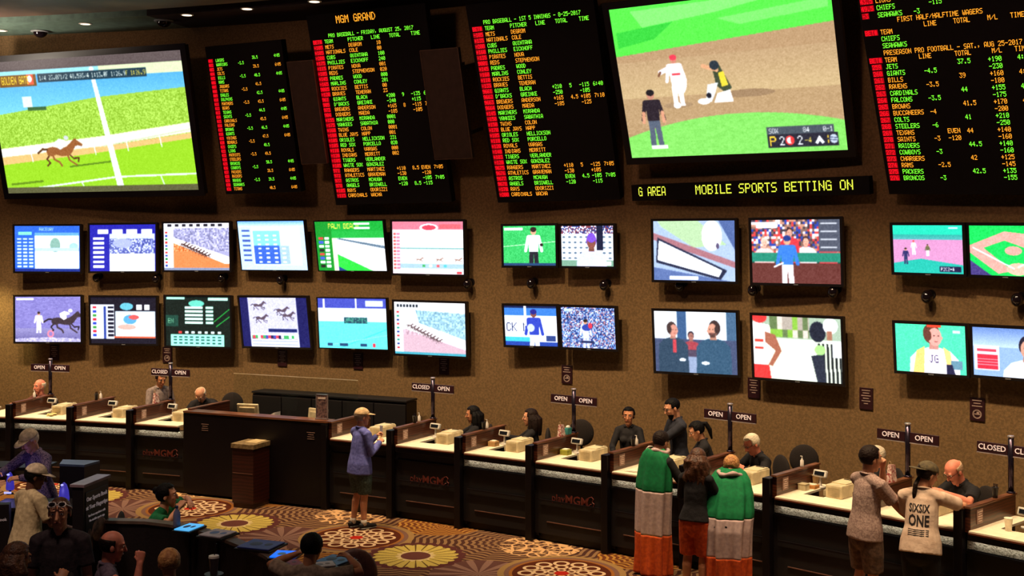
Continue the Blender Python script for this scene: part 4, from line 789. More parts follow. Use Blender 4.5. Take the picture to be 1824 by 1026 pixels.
# things on the tall desk
def monitor(m4, label, tilt=12):
    o = thing('desk_monitor', label, 'monitor', m4)
    h = box('monitor_shell', (0, 0, .26), (.36, .04, .26), m_beige, o, rx=R_(tilt), bev=.01); bm = NB(); bx(bm, (0, -.03, .255), (.27, .03, .17), rx=R_(tilt), bev=.01); fin('rear_cover', bm, m_beige2, h)
    bm = NB(); lathe(bm, [(.11, 0), (.11, .012), (.03, .02), (.025, .16)], n=16); fin('stand', bm, m_beige, o)
monitor(on(DM, .92, .42, 1.035, R_(10)), 'beige monitor seen from behind on left half of tall desk')
monitor(on(DM, DL - .42, .40, 1.035, R_(-6)), 'grey white monitor beside the leaflet holder on the tall desk', -6)
o = thing('keyboard_tray', 'white sloped flat panel on the middle of the tall desk', 'device', on(DM, 1.38, .36, 1.035, R_(-4)))
bm = NB(); prism(bm, [Vector((-.16, -.1, .14)), Vector((.16, -.1, .22)), Vector((.16, -.1, .31)), Vector((-.16, -.1, .16))], (0, .14, 0)); fin('panel', bm, m_wp, o); box('foot', (0, -.03, .08), (.2, .1, .16), m_wp, o)
o = thing('leaflet_holder', 'upright leaflet holder with dark printed poster on the tall desk', 'leaflet holder', on(DM, DL - .17, .12, 1.315, R_(3)))
box('back_plate', (0, 0, .19), (.18, .012, .36), M('poster_dark', (60, 44, 48), .4, var=(30, (130, 100, 96))), o); bm = NB()
for c, s in (((0, 0, .37), (.2, .02, .014)), ((0, 0, .01), (.2, .06, .014)), ((-.095, 0, .19), (.01, .02, .37)), ((.095, 0, .19), (.01, .02, .37))): bx(bm, c, s)
fin('frame', bm, m_sil, o); box('poster_heading', (0, -.0075, .32), (.13, .003, .03), m_txtd, o)
# counter clutter
m_bott = M('bottle_white', (226, 214, 206), .35); m_cupk = M('cup_black', (22, 14, 16), .4); m_cardb = M('kraft_paper', (176, 146, 108), .8); m_paper = M('paper_white', (236, 226, 206), .8)
def bottle(m4, label, h=.13, r=.022, mat=None, pump=True):
    o = thing('pump_bottle', label, 'bottle', m4, 'small bottles on the dividers'); bm = NB(); lathe(bm, [(r, 0), (r * 1.03, h * .1), (r, h * .6), (r * .45, h * .72), (r * .4, h * .8)], n=14); fin('bottle_body', bm, mat or m_bott, o, True)
    bm = NB(); cyl(bm, (0, 0, h * .78), (0, 0, h), r * .25, n=8); bx(bm, (-r * .4, 0, h), (r * 1.2, r * .5, r * .3)); fin('pump', bm, mat or m_bott, o)
def cup(m4, label, mat, h=.12, r=.036, lid=False, group=None, straw=False):
    o = thing('paper_cup' if mat is not m_cupk else 'pencil_cup', label, 'cup', m4, group); bm = NB(); lathe(bm, [(r * .72, 0), (r, h), (r * 1.06, h), (r * 1.06, h + .005), (r * .93, h + .005), (r * .68, .006)], n=20); fin('cup_body', bm, mat, o, True)
    if lid: bm = NB(); lathe(bm, [(r * 1.08, h + .004), (r * 1.0, h + .02), (r * .5, h + .024)], n=20); fin('lid', bm, m_wp, o)
    if straw: bm = NB(); cyl(bm, (0, 0, h), (.02, 0, h + .12), .004, n=8); fin('straw', bm, m_cupk, o)
    if mat is m_cupk:
        bm = NB()
        for i in range(4): cyl(bm, (0.01 * i - .015, 0, .02), (.014 * i - .02, .01, h + .04), .004, n=6)
        fin('pens', bm, m_pole, o)
DV = {1: 'farthest left sign post', 2: 'second divider from the left', 3: 'CLOSED sign left of the tall desk', 5: 'CLOSED sign right of the black cabinet', 6: 'clerk with straight black hair', 7: 'double OPEN sign by the empty chair', 8: 'smiling clerk facing the room', 10: 'white haired clerk with lowered face', 12: 'clerk in black polo at right'}
for k, y in ((1, .55), (2, .70), (5, .62), (6, .60), (8, .62), (10, .66)):
    mt_, L = smat(k); bottle(on(mt_, .03, y, 1.311), 'small white pump bottle on divider near ' + DV[k])
for k, y in ((2, .58), (5, .50), (6, .52), (8, .54)):
    mt_, L = smat(k); cup(on(mt_, .03, y, 1.311), 'black pen cup on divider near ' + DV[k], m_cupk, .10, .032, group='pen cups on the dividers')
def tissue(m4, label, mat, s=(.08, .1, .2)):
    o = thing('gift_bag', label, 'bag', m4); bm = NB(); a, b_, h = s
    vs = [(-a / 2, -b_ / 2, 0), (a / 2, -b_ / 2, 0), (a / 2, b_ / 2, 0), (-a / 2, b_ / 2, 0)]; vt = [(-a / 2 * .6, -b_ * .35, h), (a / 2 * .6, -b_ * .35, h), (a / 2 * .6, b_ * .35, h * .94), (-a / 2 * .6, b_ * .35, h * .94)]
    A = [bm.verts.new(v) for v in vs]; B = [bm.verts.new(v) for v in vt]
    bm.faces.new(A[::-1]); bm.faces.new(B)
    for i in range(4): bm.faces.new((A[i], A[(i + 1) % 4], B[(i + 1) % 4], B[i]))
    fin('bag_body', bm, mat, o); bm = NB(); pts = [(math.cos(t) * a * .22, -b_ * .3, h + math.sin(t) * .04) for t in np.linspace(0, math.pi, 8)]; tube(bm, pts, [.004] * 8, n=6); fin('bag_handle', bm, m_cardb, o)
m_flor = M('printed_bag', (226, 206, 196), .6, var=(45, (150, 40, 44)))
mt_, L = smat(3); tissue(on(mt_, .03, .58, 1.311), 'white bag with red print on divider before the grey shirted clerk', m_flor, (.06, .12, .17))
mt_, L = smat(7); tissue(on(mt_, .03, .66, 1.311), 'white and tan folded bag beside the double OPEN sign', m_flor, (.06, .12, .16))
o = thing('tissue_box', 'small teal tissue box at the double OPEN sign', 'tissue box', on(mt_, .03, .83, 1.311)); box('carton', (0, 0, .045), (.06, .10, .09), M('teal_carton', (60, 140, 140), .5), o); bm = NB(); ell(bm, (0, 0, .10), (.03, .04, .025), u=8, v=6); fin('tissue', bm, m_wp, o)
mt_, L = smat(11); tissue(on(mt_, .03, .60, 1.311), 'flower printed paper bag on divider right of the man in grey shirt', m_flor, (.07, .13, .20))
mt_, L = smat(12); cup(on(mt_, .03, .62, 1.311), 'clear glass of dark pens on divider before the clerk in black polo', m_cupk, .11, .034)
cup(on(mt_, .33, .30, 1.07), 'white paper cup on worktop at the right edge', m_paper, .13, .042)
mt_, L = smat(10); cup(on(mt_, .10, .86, 1.07), 'tan paper cup beside the small white display', M('cup_tan', (226, 190, 140), .6), .12, .042)
o = thing('card_tray', 'orange tan tray of slips beside the tan paper cup', 'tray', on(mt_, .14, .70, 1.07)); box('tray', (0, 0, .02), (.14, .12, .04), M('tray_orange', (206, 140, 70), .6), o); box('slips', (0, 0, .045), (.11, .08, .012), m_paper, o)
o = thing('slip_box', 'small beige slip box against the divider near the white haired clerk', 'box', on(mt_, .12, .54, 1.07)); box('box_body', (0, 0, .035), (.10, .10, .07), m_beige, o); box('box_lid', (0, 0, .074), (.11, .11, .008), m_beige2, o)
for k, lab in ((6, 'small box with red card beside the second display before the straight haired clerk'), (7, 'small box of yellow green slips at the empty chair station')):
    mt_, L = smat(k); o = thing('slip_box', lab, 'box', on(mt_, .13, .62, 1.07)); box('box_body', (0, 0, .035), (.12, .12, .07), M('box_%d' % k, ((196, 150, 96), (170, 170, 60))[k - 6], .6), o); box('slips', (0, 0, .075), (.08, .08, .014), m_paper, o)
mt_, L = smat(1); o = thing('banknote_pile', 'pile of cream slips on the farthest left worktop', 'papers', on(mt_, .60, .28, 1.071))
for i in range(6): box('slip', (random.uniform(-.1, .1), random.uniform(-.06, .06), .006 + i * .005), (.12, .06, .004), M('slip_cream', (236, 220, 150), .7), o, rz=random.uniform(-1, 1), bev=0)
mt_, L = smat(8); o = thing('paper_sheets', 'white paper sheets on worktop left of the narrow flag wearer', 'papers', on(mt_, .25, .15, 1.071))
for i in range(3): box('sheet', (.03 * i, .02 * i, .004 + i * .004), (.16, .11, .002), m_paper, o, rz=.2 * i - .1, bev=0)
mt_, L = smat(9); o = thing('banknotes', 'banknotes and slips beside the white haired clerk, on the printer side', 'papers', on(mt_, .99, .42, 1.071))
for i in range(5): box('banknote', (random.uniform(-.03, .03), random.uniform(-.03, .03), .004 + i * .004), (.12, .055, .002), M('banknote_green', (120, 150, 110), .7) if i % 2 else m_paper, o, rz=random.uniform(-1, 1), bev=0)

# ------------------------------------------------------------------ office chairs
m_chair = M('chair_fabric', (30, 20, 18), .9, bump=(80, .2))
def chair(loc, rz, seat, label, back=True):
    o = thing('office_chair', label, 'chair', fz(loc, rz), 'high office chairs behind the counter')
    bm = NB(); ell(bm, (0, 0, seat - .04), (.23, .22, .04)); fin('seat', bm, m_chair, o, True)
    bm = NB(); ell(bm, (0, -.24, seat + .39), (.19, .045, .20)); fin('backrest', bm, m_chair, o, True); bm = NB(); tube(bm, [(0, -.05, seat - .07), (0, -.26, seat - .04), (0, -.27, seat + .3)], [.018] * 3, n=8); fin('back_support', bm, m_brk, o)
    bm = NB(); cyl(bm, (0, 0, .07), (0, 0, seat - .07), .025); fin('column', bm, m_brk, o); bm = NB()
    for i in range(5):
        a = i * 2 * math.pi / 5; tube(bm, [(0, 0, .09), (.28 * math.cos(a), .28 * math.sin(a), .06)], [.025, .016], n=8)
    fin('star_base', bm, m_brk, o)
    for i in range(5):
        a = i * 2 * math.pi / 5; bm = NB(); ell(bm, (.28 * math.cos(a), .28 * math.sin(a), .03), (.03, .03, .03), u=10, v=8); fin('caster', bm, m_blk, o)
    bm = NB(); n_ = 24
    for i in range(n_):
        a, b_ = 2 * math.pi * i / n_, 2 * math.pi * (i + 1) / n_; cyl(bm, (.2 * math.cos(a), .2 * math.sin(a), .3), (.2 * math.cos(b_), .2 * math.sin(b_), .3), .01, n=6)
    for i in range(2): bx(bm, (0, 0, .3), (.4 if i else .012, .012 if i else .4, .012))
    fin('foot_ring', bm, m_brk, o); return o
def rad_(px, ro): p = ray_r(px, ro); return p, thof(p)
for px, l in ((1030, 'empty high chair with round back right of the double OPEN sign'), (1428, 'empty high chair with round back right of the white haired clerk'), (408, 'empty high chair with round back behind the left end of tall desk')):
    p, th = rad_(px, 1.55); chair(p, -th + math.pi + .35, .78, l)
# ------------------------------------------------------------------ people
def remesh(name, bm, vox, mats, parent, smooth=3, label=None):
    me = D.meshes.new('tmp'); bmesh.ops.recalc_face_normals(bm, faces=bm.faces[:]); bm.to_mesh(me); bm.free(); o = D.objects.new('tmp', me); COL.objects.link(o)
    m = o.modifiers.new('r', 'REMESH'); m.mode = 'VOXEL'; m.voxel_size = vox
    if smooth: s = o.modifiers.new('s', 'SMOOTH'); s.factor = .5; s.iterations = smooth
    dg = bpy.context.evaluated_depsgraph_get(); n = D.meshes.new_from_object(o.evaluated_get(dg)); D.objects.remove(o); D.meshes.remove(me)
    n.name = name; n.materials.clear()
    for x in (mats if isinstance(mats, (list, tuple)) else [mats]): n.materials.append(x)
    n.shade_smooth(); r = D.objects.new(name, n); COL.objects.link(r); r.parent = parent
    if label: r['label'] = label
    return r
def ik(S, T, l1, l2, pole):
    S, T = Vector(S), Vector(T); d = T - S; L = min(d.length, (l1 + l2) * .995); dn = d.normalized(); T = S + dn * L
    a = (l1 * l1 - l2 * l2 + L * L) / (2 * L); h = math.sqrt(max(l1 * l1 - a * a, 0)); p = Vector(pole); p = p - dn * p.dot(dn)
    return S + dn * a + p.normalized() * h, T
def hand(bm, W, d, pn, side, curl=.35, k=1.0):
    d = Vector(d).normalized(); n = Vector(pn); n = (n - d * n.dot(d)).normalized(); t = d.cross(n) * side
    tube(bm, [W - d * .02, W + d * .03 * k, W + d * .085 * k], [(.026, .019), (.036 * k, .016), (.041 * k, .013)], n=12, ref=t)
    for i, L in enumerate((.070, .078, .073, .056)):
        b = W + d * (.082 - .004 * abs(i - 1)) * k + t * (.0325 - .0215 * i) * k; sp = (1.5 - i) * .10; dd = (d + t * sp * .5).normalized(); p = [b - dd * .02]; r = [.0095]; c = 0
        for s in (.45, .32, .23):
            c += curl * (1.1 if s < .4 else .8); v = dd * math.cos(c) + n * math.sin(c); b = b + v * L * s * k; p.append(b); r.append(.0085 if s > .4 else .0078)
        tube(bm, p, r, n=8, ref=t)
    b = W + d * .022 * k + t * .024 * k; v1 = (d * .55 + t * .8 + n * .25).normalized(); v2 = (d * .9 + t * .35 + n * (.35 + curl * .5)).normalized()
    if curl > .95: v1 = (d * .6 + t * .35 + n * .6).normalized(); v2 = (d * .25 - t * .6 + n * .5).normalized()
    tube(bm, [b, b + v1 * .038 * k, b + v1 * .038 * k + v2 * .030 * k, b + v1 * .038 * k + v2 * .052 * k + n * .006], [.0125, .0105, .009, .008], n=8, ref=n)
SK = dict(light=M('skin_light', (226, 158, 122), .55), tan=M('skin_tan', (196, 128, 90), .55), dark=M('skin_deep', (104, 62, 44), .55), pink=M('skin_pink', (234, 142, 116), .55))
HC = dict(black=M('hair_black', (12, 8, 9), .6, spec=.12, bump=(60, .5)), brown=M('hair_brown', (62, 34, 20), .5, bump=(60, .5), var=(24, (92, 54, 32))), white=M('hair_white', (224, 206, 180), .6, bump=(60, .5)), sandy=M('hair_sandy', (196, 160, 128), .6, bump=(60, .5)), blonde=M('hair_blonde', (206, 150, 92), .6, bump=(60, .5), var=(30, (160, 104, 60))), grey=M('hair_grey', (150, 132, 116), .6, bump=(60, .5)), dkbrown=M('hair_dark_brown', (32, 18, 14), .6, spec=.15, bump=(60, .5)))
m_eye = M('eye_white', (230, 220, 214), .2); m_iris = M('iris_dark', (30, 18, 14), .2); m_lip = M('lips', (156, 78, 68), .5); m_glass = M('eyeglass_frame', (26, 18, 18), .3)
m_shoe = M('shoe_dark', (24, 18, 20), .6); m_sole = M('shoe_sole', (190, 180, 170), .6); m_sock = M('sock_white', (226, 214, 200), .8)
def cloth(nm, c, c2=None, sc=26, rough=.85, bp=.45): return M(nm, c, rough, bump=(13, bp), var=(sc, c2 or tuple(v * .82 for v in c)))
def person(label, loc, face, shirt, pants=None, skin='light', hair='short', hc='dkbrown', k=1.0, seat=None, lean=0, fem=False, sleeve='long', shorts=False, hem=-.10, yaw=0, nod=0, rh=None, lh=None, rc=.45, lc=.45,
           rn=None, ln=None, rp=None, lp=None, cap=None, glasses=False, beard=None, turn=0, tilt=0, stout=1.0, legs=True, fine=.0065, socks=False, shoes=True, fwd_feet=0.0, collar=True, ponyb=False):
    o = thing('person', label, 'person', None, None, loc, -R_(face), k)
    hipz = .92 if seat is None else seat + .09; ph = R_(lean); hip = Vector((0, 0, hipz)); fs = Vector((0, math.sin(ph), math.cos(ph))); fb = Vector((0, math.cos(ph), -math.sin(ph)))
    if seat is None and lean > 18: hip.y = -.10
    T = Matrix.Rotation(R_(-turn), 3, 'Z'); X = T @ Vector((1, 0, 0)); up = T @ fs if turn else fs
    def sp(s, f=0, x=0): return hip + up * s + (T @ fb) * f + X * x
    f_ = .88 if fem else 1.0; sw = (.175 if not fem else .155)
    shR, shL = sp(.455, 0, sw), sp(.455, 0, -sw)
    nk = sp(.52); Hy = Matrix.Rotation(R_(-yaw - turn), 3, 'Z') @ Matrix.Rotation(R_(-(nod + lean * .45)), 3, 'X') @ Matrix.Rotation(R_(tilt), 3, 'Y')
    Ho = nk + up * .045 + Hy @ Vector((0, .020, .112))
    def hp(x, y, z): return Ho + Hy @ Vector((x * 1.10, y * 1.05, z * 1.05))
    # default hands
    aR = rh is not None; aL = lh is not None
    tR = Vector(rh) if aR else sp(-.06, .04, sw + .075) + Vector((0, .03, -.02)); tL = Vector(lh) if aL else sp(-.06, .04, -sw - .075) + Vector((0, .03, -.02))
    u1, u2 = (.285, .25) if not fem else (.265, .235)
    eR, wR = ik(shR, tR, u1, u2, rp or (.45, -1, -.35)); eL, wL = ik(shL, tL, u1, u2, lp or (-.45, -1, -.35))
    # legs
    if seat is None:
        kn = [(sx * .095 * 1, hip.y * .5 + .025, .50) for sx in (1, -1)]; an = [(sx * .10, -.02 + (fwd_feet if sx > 0 else -fwd_feet), .085) for sx in (1, -1)]
    else: kn = [(sx * .12, .42, seat + .06) for sx in (1, -1)]; an = [(sx * .11, .36, max(seat - .36, .085)) for sx in (1, -1)]
    hj = [hip + Vector((sx * .085, 0, -.02)) for sx in (1, -1)]
    bm = NB(); st = stout
    tube(bm, [sp(-.09), sp(.02), sp(.16), sp(.32), sp(.43), sp(.50)], [(.13 * st, .085 * st), (.15 * st, .10 * st), (.118 * f_ * st, .085 * st), (.14 * f_, .098), (.145 * f_, .08), (.06, .055)], n=18, ref=X)
    tube(bm, [sp(.46), nk, Ho + Hy @ Vector((0, -.025, -.055))], [.066 * f_, .056 * f_, .053 * f_], n=14, ref=X)
    tube(bm, [shL, sp(.485, -.01, -.075), sp(.50, -.01, 0), sp(.485, -.01, .075), shR], [.046, .046, .05, .046, .046], n=12, ref=fb)
    # head
    ell(bm, hp(0, -.012, .040), (.081, .098, .086), Hy); tube(bm, [hp(0, .022, .03), hp(0, .030, -.03), hp(0, .042, -.078), hp(0, .052, -.098)], [(.073, .068), (.068, .062), (.050, .046), (.031, .028)], n=16, ref=Hy @ Vector((1, 0, 0)))
    tube(bm, [hp(0, .086, .022), hp(0, .098, -.005), hp(0, .106, -.026)], [.008, .010, .0145], n=8, ref=Hy @ Vector((1, 0, 0)))
    for sx in (1, -1):
        ell(bm, hp(sx * .078, -.008, -.002), (.009, .020, .032), Hy, 10, 8); ell(bm, hp(sx * .034, .066, -.018), (.022, .018, .018), Hy, 10, 8); ell(bm, hp(sx * .028, .080, .036), (.024, .010, .008), Hy, 10, 8)
    for side, S_, E_, W_, pn, cu, tgt in ((1, shR, eR, wR, rn, rc, aR), (-1, shL, eL, wL, ln, lc, aL)):
        tube(bm, [S_ - X * side * .04, S_, S_.lerp(E_, .5), E_, E_.lerp(W_, .35), W_], [.05 * f_, .052 * f_, .045 * f_, .037 * f_, .040 * f_, .025 * f_], n=12, ref=X)
        d = (W_ - E_).normalized(); pn = Vector(pn) if pn else (-X * side if not tgt else Vector((-side * .5, 0, -1)))
        if abs(d.dot(pn.normalized())) > .92: pn = Vector((-side, 0, 0))
        hand(bm, W_, d, pn, side, cu)
    if legs:
        for i in (0, 1):
            H_, K_, A_ = hj[i], Vector(kn[i]), Vector(an[i]); bk = (A_ - K_).normalized()
            calf = K_.lerp(A_, .3) + Vector((0, -.015, 0)); tube(bm, [H_, H_.lerp(K_, .5), K_, calf, A_], [.085 * st, .072 * st, .052, .055, .036], n=12, ref=(1, 0, 0))
            tube(bm, [A_ + Vector((0, -.04, -.045)), A_ + Vector((0, .04, -.045)), A_ + Vector((0, .15, -.058))], [(.032, .03), (.038, .03), (.036, .018)], n=10)
    remesh('body', bm, fine, SK[skin], o, 2)
    # face
    for sx in (1, -1):
        bm = NB(); ell(bm, hp(sx * .031, .0795, .012), (.0135, .008, .0085), Hy, 10, 8); e = fin('eye', bm, m_eye, o, True); bm = NB(); ell(bm, hp(sx * .031, .0865, .012), (.006, .003, .006), Hy, 8, 6); fin('iris', bm, m_iris, e, True)
        bm = NB(); tube(bm, [hp(sx * .014, .089, .031), hp(sx * .032, .090, .036), hp(sx * .050, .078, .030)], [.0035, .004, .0025], n=6); fin('eyebrow', bm, HC[hc if hc not in ('white', 'blonde') else 'grey'], o)
    bm = NB(); tube(bm, [hp(-.022, .082, -.056), hp(0, .089, -.054), hp(.022, .082, -.056)], [(.004, .004), (.005, .007), (.004, .004)], n=8); fin('mouth', bm, m_lip, o, True)
    if glasses:
        bm = NB()
        for sx in (1, -1):
            pts = [hp(sx * .032 + .021 * math.cos(a), .098, .012 + .015 * math.sin(a)) for a in np.linspace(0, 2 * math.pi, 13)]; tube(bm, pts, [.0022] * 13, n=6, round_=False); tube(bm, [hp(sx * .053, .096, .016), hp(sx * .077, .0, .014)], [.0022] * 2, n=6)
        tube(bm, [hp(-.011, .10, .015), hp(.011, .10, .015)], [.0022] * 2, n=6); fin('eyeglasses', bm, m_glass, o)
    if beard:
        bm = NB(); tube(bm, [hp(0, .045, -.070), hp(0, .058, -.108)], [(.058, .046), (.034, .030)], n=14, ref=Hy @ Vector((1, 0, 0))); remesh('beard', bm, .007, HC[beard], o, 2)
    # hair
    hm = HC[hc]; Hx = Hy @ Vector((1, 0, 0))
    def shell(infl, cut, zlo):
        bm = NB(); bmesh.ops.create_uvsphere(bm, u_segments=28, v_segments=20, radius=1)
        kill = [f for f in bm.faces if cut(*(f.calc_center_median()))]
        bmesh.ops.delete(bm, geom=kill, context='FACES')
        for v in bm.verts:
            c = v.co.copy(); j = 1 + random.uniform(-.02, .02); v.co = hp(c.x * (.0785 + infl * .9) * j, -.012 + c.y * (.098 + infl) * j, .034 + c.z * (.088 + infl) * j if c.z > 0 else .034 + c.z * (.088 + infl + zlo))
        h = fin('hair', bm, hm, o, True); s = h.modifiers.new('t', 'SOLIDIFY'); s.thickness = .008; s.offset = -1; return h
    if hair in ('short', 'long', 'pony', 'bun', 'wavy'):
        shell(.010, lambda x, y, z: (y > .38 and z < .60) or (y > .05 and z < -.12) or z < -.72, .012)
    if hair == 'buzz': shell(.004, lambda x, y, z: (y > .45 and z < .55) or (y > .05 and z < -.10) or z < -.6, 0)
    if hair == 'fringe': shell(.005, lambda x, y, z: z > .30 or (y > .25) or z < -.72, .01)
    if hair in ('long', 'wavy'):
        bm = NB(); L_ = .30 if hair == 'long' else .36
        for i in range(11):
            a = R_(-100 + 20 * i + random.uniform(-5, 5)); x = math.sin(a) * .082; y = -.02 - math.cos(a) * .085; top = hp(x, y, .03)
            dn = Vector((0, 0, -1)); pts = [top]; 
            for j in range(1, 6):
                wv = .012 * math.sin(j * 2.3 + i) if hair == 'wavy' else .004 * math.sin(j + i); pts.append(top + dn * (L_ * (.8 + .2 * abs(math.cos(a))) * j / 5) + (Hy @ Vector((x * (.25 + (.5 if hair == 'wavy' else .2) * j / 5), y * .35 - .012, 0))) + Vector((wv, wv, 0)))
            tube(bm, pts, [.022, .030, .032, .030, .024, .012], n=8)
        remesh('long_hair', bm, .009, hm, o, 1)
    if hair == 'pony':
        bm = NB(); tube(bm, [hp(0, -.10, .06), hp(0, -.145, .04), hp(0, -.155, -.06), hp(0, -.13, -.17)], [.022, .032, .034, .014], n=12); remesh('ponytail', bm, .008, hm, o, 1)
    if ponyb:
        bm = NB(); b0 = hp(0, -.085, -.05); tube(bm, [b0, b0 + Vector((-.02, -.06, -.06)), b0 + Vector((-.03, -.075, -.15)), b0 + Vector((-.03, -.07, -.24))], [.018, .024, .022, .010], n=10); remesh('ponytail', bm, .007, HC['dkbrown'], o, 1)
    if hair == 'bun': bm = NB(); ell(bm, hp(0, -.11, .06), (.04, .035, .04), Hy); fin('hair_bun', bm, hm, o, True)
    if cap:
        cm, back = cap; sg = -1 if back else 1; bm = NB(); bmesh.ops.create_uvsphere(bm, u_segments=28, v_segments=18, radius=1)
        bmesh.ops.delete(bm, geom=[f for f in bm.faces if f.calc_center_median().z < -.02], context='FACES')
        for v in bm.verts: v.co = hp(v.co.x * .090, -.010 + v.co.y * .108, .042 + v.co.z * .092)
        cp = fin('cap_crown', bm, cm, o, True); s = cp.modifiers.new('t', 'SOLIDIFY'); s.thickness = .006; s.offset = -1
        bm = NB(); n_ = 14; A = []; B = []
        for i in range(n_ + 1):
            a = R_(-62 + 124 * i / n_); A.append(bm.verts.new(hp(math.sin(a) * .088, -.010 + sg * math.cos(a) * .104, .048))); B.append(bm.verts.new(hp(math.sin(a) * .080, -.010 + sg * (math.cos(a) * .13 + .065), .048 - .018 * math.cos(a))))
        for i in range(n_): bm.faces.new((A[i], A[i + 1], B[i + 1], B[i]))
        s = fin('cap_brim', bm, cm, o, True); s = s.modifiers.new('t', 'SOLIDIFY'); s.thickness = .006
    # shirt
    g = .014; bm = NB(); sf = st
    pr = [(.182 * sf, .134 * sf), (.174 * sf, .126 * sf), (.142 * f_ * sf, .105 * sf), (.160 * f_, .118), (.160 * f_, .098), (.085, .070)]
    zs = [hem, .02, .16, .32, .43, .495]
    if seat is not None: zs[0] = max(hem, -.07)
    tube(bm, [sp(z) for z in zs], pr, n=20, ref=X, round_=False)
    tube(bm, [shL, sp(.482, -.008, -.08), sp(.497, -.008, -.03), sp(.497, -.008, .03), sp(.482, -.008, .08), shR], [.062, .062, .062, .062, .062, .062], n=14, ref=fb)
    if fem:
        for sx in (1, -1): ell(bm, sp(.33, .085, sx * .062), (.062, .055, .058))
    for side, S_, E_, W_ in ((1, shR, eR, wR), (-1, shL, eL, wL)):
        fr = {'long': 1.0, 'short': 0, 'three': .5, 'none': 0}[sleeve]
        if sleeve == 'none': tube(bm, [S_ - X * side * .05, S_ - X * side * .01], [.062, .05], n=12, ref=X); continue
        if sleeve == 'short': pts = [S_ - X * side * .05, S_, S_.lerp(E_, .45), S_.lerp(E_, .78)]; rr = [.070, .072 * f_, .070 * f_, .072 * f_]
        else: pts = [S_ - X * side * .05, S_, S_.lerp(E_, .55), E_, E_.lerp(W_, .5 * max(fr, .4)), E_.lerp(W_, .96 * fr)]; rr = [.068, .069 * f_, .062 * f_, .056 * f_, .052 * f_, .043 * f_]
        tube(bm, pts, rr, n=14, ref=X, round_=(sleeve != 'short'))
    SHT = remesh('shirt', bm, .010, shirt, o, 4)
    if collar:
        bm = NB(); n_ = 16
        for i in range(n_ + 1):
            pass
        pts = [nk + up * .012 + X * .066 * math.sin(a) + (T @ fb) * .060 * math.cos(a) * -1 + up * (.010 * math.cos(a)) for a in np.linspace(-2.5, 2.5, 17)]
        tube(bm, pts, [(.010, .022)] * 17, n=8, ref=(0, 0, 1)); fin('collar', bm, shirt, o, True)
    if pants and legs:
        bm = NB(); tube(bm, [sp(-.10), sp(-.02), sp(.09)], [(.150 * sf, .110 * sf), (.162 * sf, .117 * sf), (.128 * sf, .090 * sf)], n=18, ref=X)
        for i in (0, 1):
            H_, K_, A_ = hj[i], Vector(kn[i]), Vector(an[i])
            if shorts: tube(bm, [H_, H_.lerp(K_, .5), H_.lerp(K_, .99)], [.100 * sf, .098 * sf, .096], n=14, round_=False)
            else: tube(bm, [H_, H_.lerp(K_, .5), K_, K_.lerp(A_, .5), A_ + Vector((0, 0, .02))], [.098 * sf, .086 * sf, .070, .066, .056], n=14, round_=False)
        remesh('shorts' if shorts else 'trousers', bm, .011, pants, o, 3)
    if legs and shoes:
        for i in (0, 1):
            A_ = Vector(an[i]); bm = NB(); z0 = A_.z - .085
            tube(bm, [A_ + Vector((0, -.05, -.035)), A_ + Vector((0, .04, -.035)), A_ + Vector((0, .12, -.050)), A_ + Vector((0, .185, -.056))], [(.036, .040), (.046, .042), (.048, .030), (.034, .020)], n=14)
            s_ = fin('shoe', bm, m_shoe, o, True); bm = NB(); tube(bm, [Vector((A_.x, A_.y - .06, z0 + .012)), Vector((A_.x, A_.y + .06, z0 + .012)), Vector((A_.x, A_.y + .185, z0 + .012))], [(.040, .010), (.050, .010), (.036, .010)], n=14); fin('sole', bm, m_sole, s_, True)
            if socks: bm = NB(); tube(bm, [A_ + Vector((0, 0, -.03)), A_ + Vector((0, -.005, .05))], [.044, .043], n=12, round_=False); fin('sock', bm, m_sock, o, True)
    o['_j'] = 1; del o['_j']
    return o, SHT, dict(sp=sp, hp=hp, wR=wR, wL=wL, nk=nk, Hy=Hy)
def decal(root, target, bm, origin, right, upv, inward, mat, name):
    """lay flat art (x, z) onto the target mesh by projecting along `inward`"""
    bmesh.ops.triangulate(bm, faces=bm.faces[:]); bmesh.ops.subdivide_edges(bm, edges=[e for e in bm.edges if e.calc_length() > .02], cuts=2)
    t = BVHTree.FromPolygons([v.co for v in target.data.vertices], [p.vertices for p in target.data.polygons])
    for v in bm.verts:
        p = origin + right * v.co.x + upv * v.co.z; h = t.ray_cast(p - inward * .3, inward)
        v.co = (h[0] if h[0] is not None else p) - inward * .0035
    return fin(name, bm, mat, root)
def seatp(px, ro, seat, label, back=.0):
    p, th = rad_(px, ro); return p, th
S_BLK = cloth('shirt_black', (20, 15, 20)); S_BLU = cloth('shirt_blue_grey', (110, 112, 186), (88, 90, 162)); S_GRY = cloth('shirt_grey_check', (176, 148, 138), (140, 112, 106), 60)
S_WHT = cloth('shirt_offwhite', (216, 188, 168), (190, 160, 140), 8); S_KHK = cloth('shirt_stone', (190, 168, 130), (160, 140, 106)); P_NAVY = cloth('shorts_green_grey', (50, 62, 60), (74, 90, 84), 40); P_KHK = cloth('shorts_taupe', (112, 84, 66), (84, 62, 50)); P_BLK = cloth('trousers_black', (20, 15, 18))
S_NVY = cloth('shirt_charcoal_blue', (40, 40, 52)); S_GRN = cloth('top_green', (16, 118, 66)); CAPK = cloth('cap_cream', (226, 188, 142)); CAPO = cloth('cap_olive', (74, 64, 48), (98, 84, 58)); CAPW = cloth('cap_pale', (198, 176, 150)); P_ORG = cloth('shorts_orange', (206, 78, 22), (176, 60, 18))
def deg(th): return math.degrees(th)
FAST = False
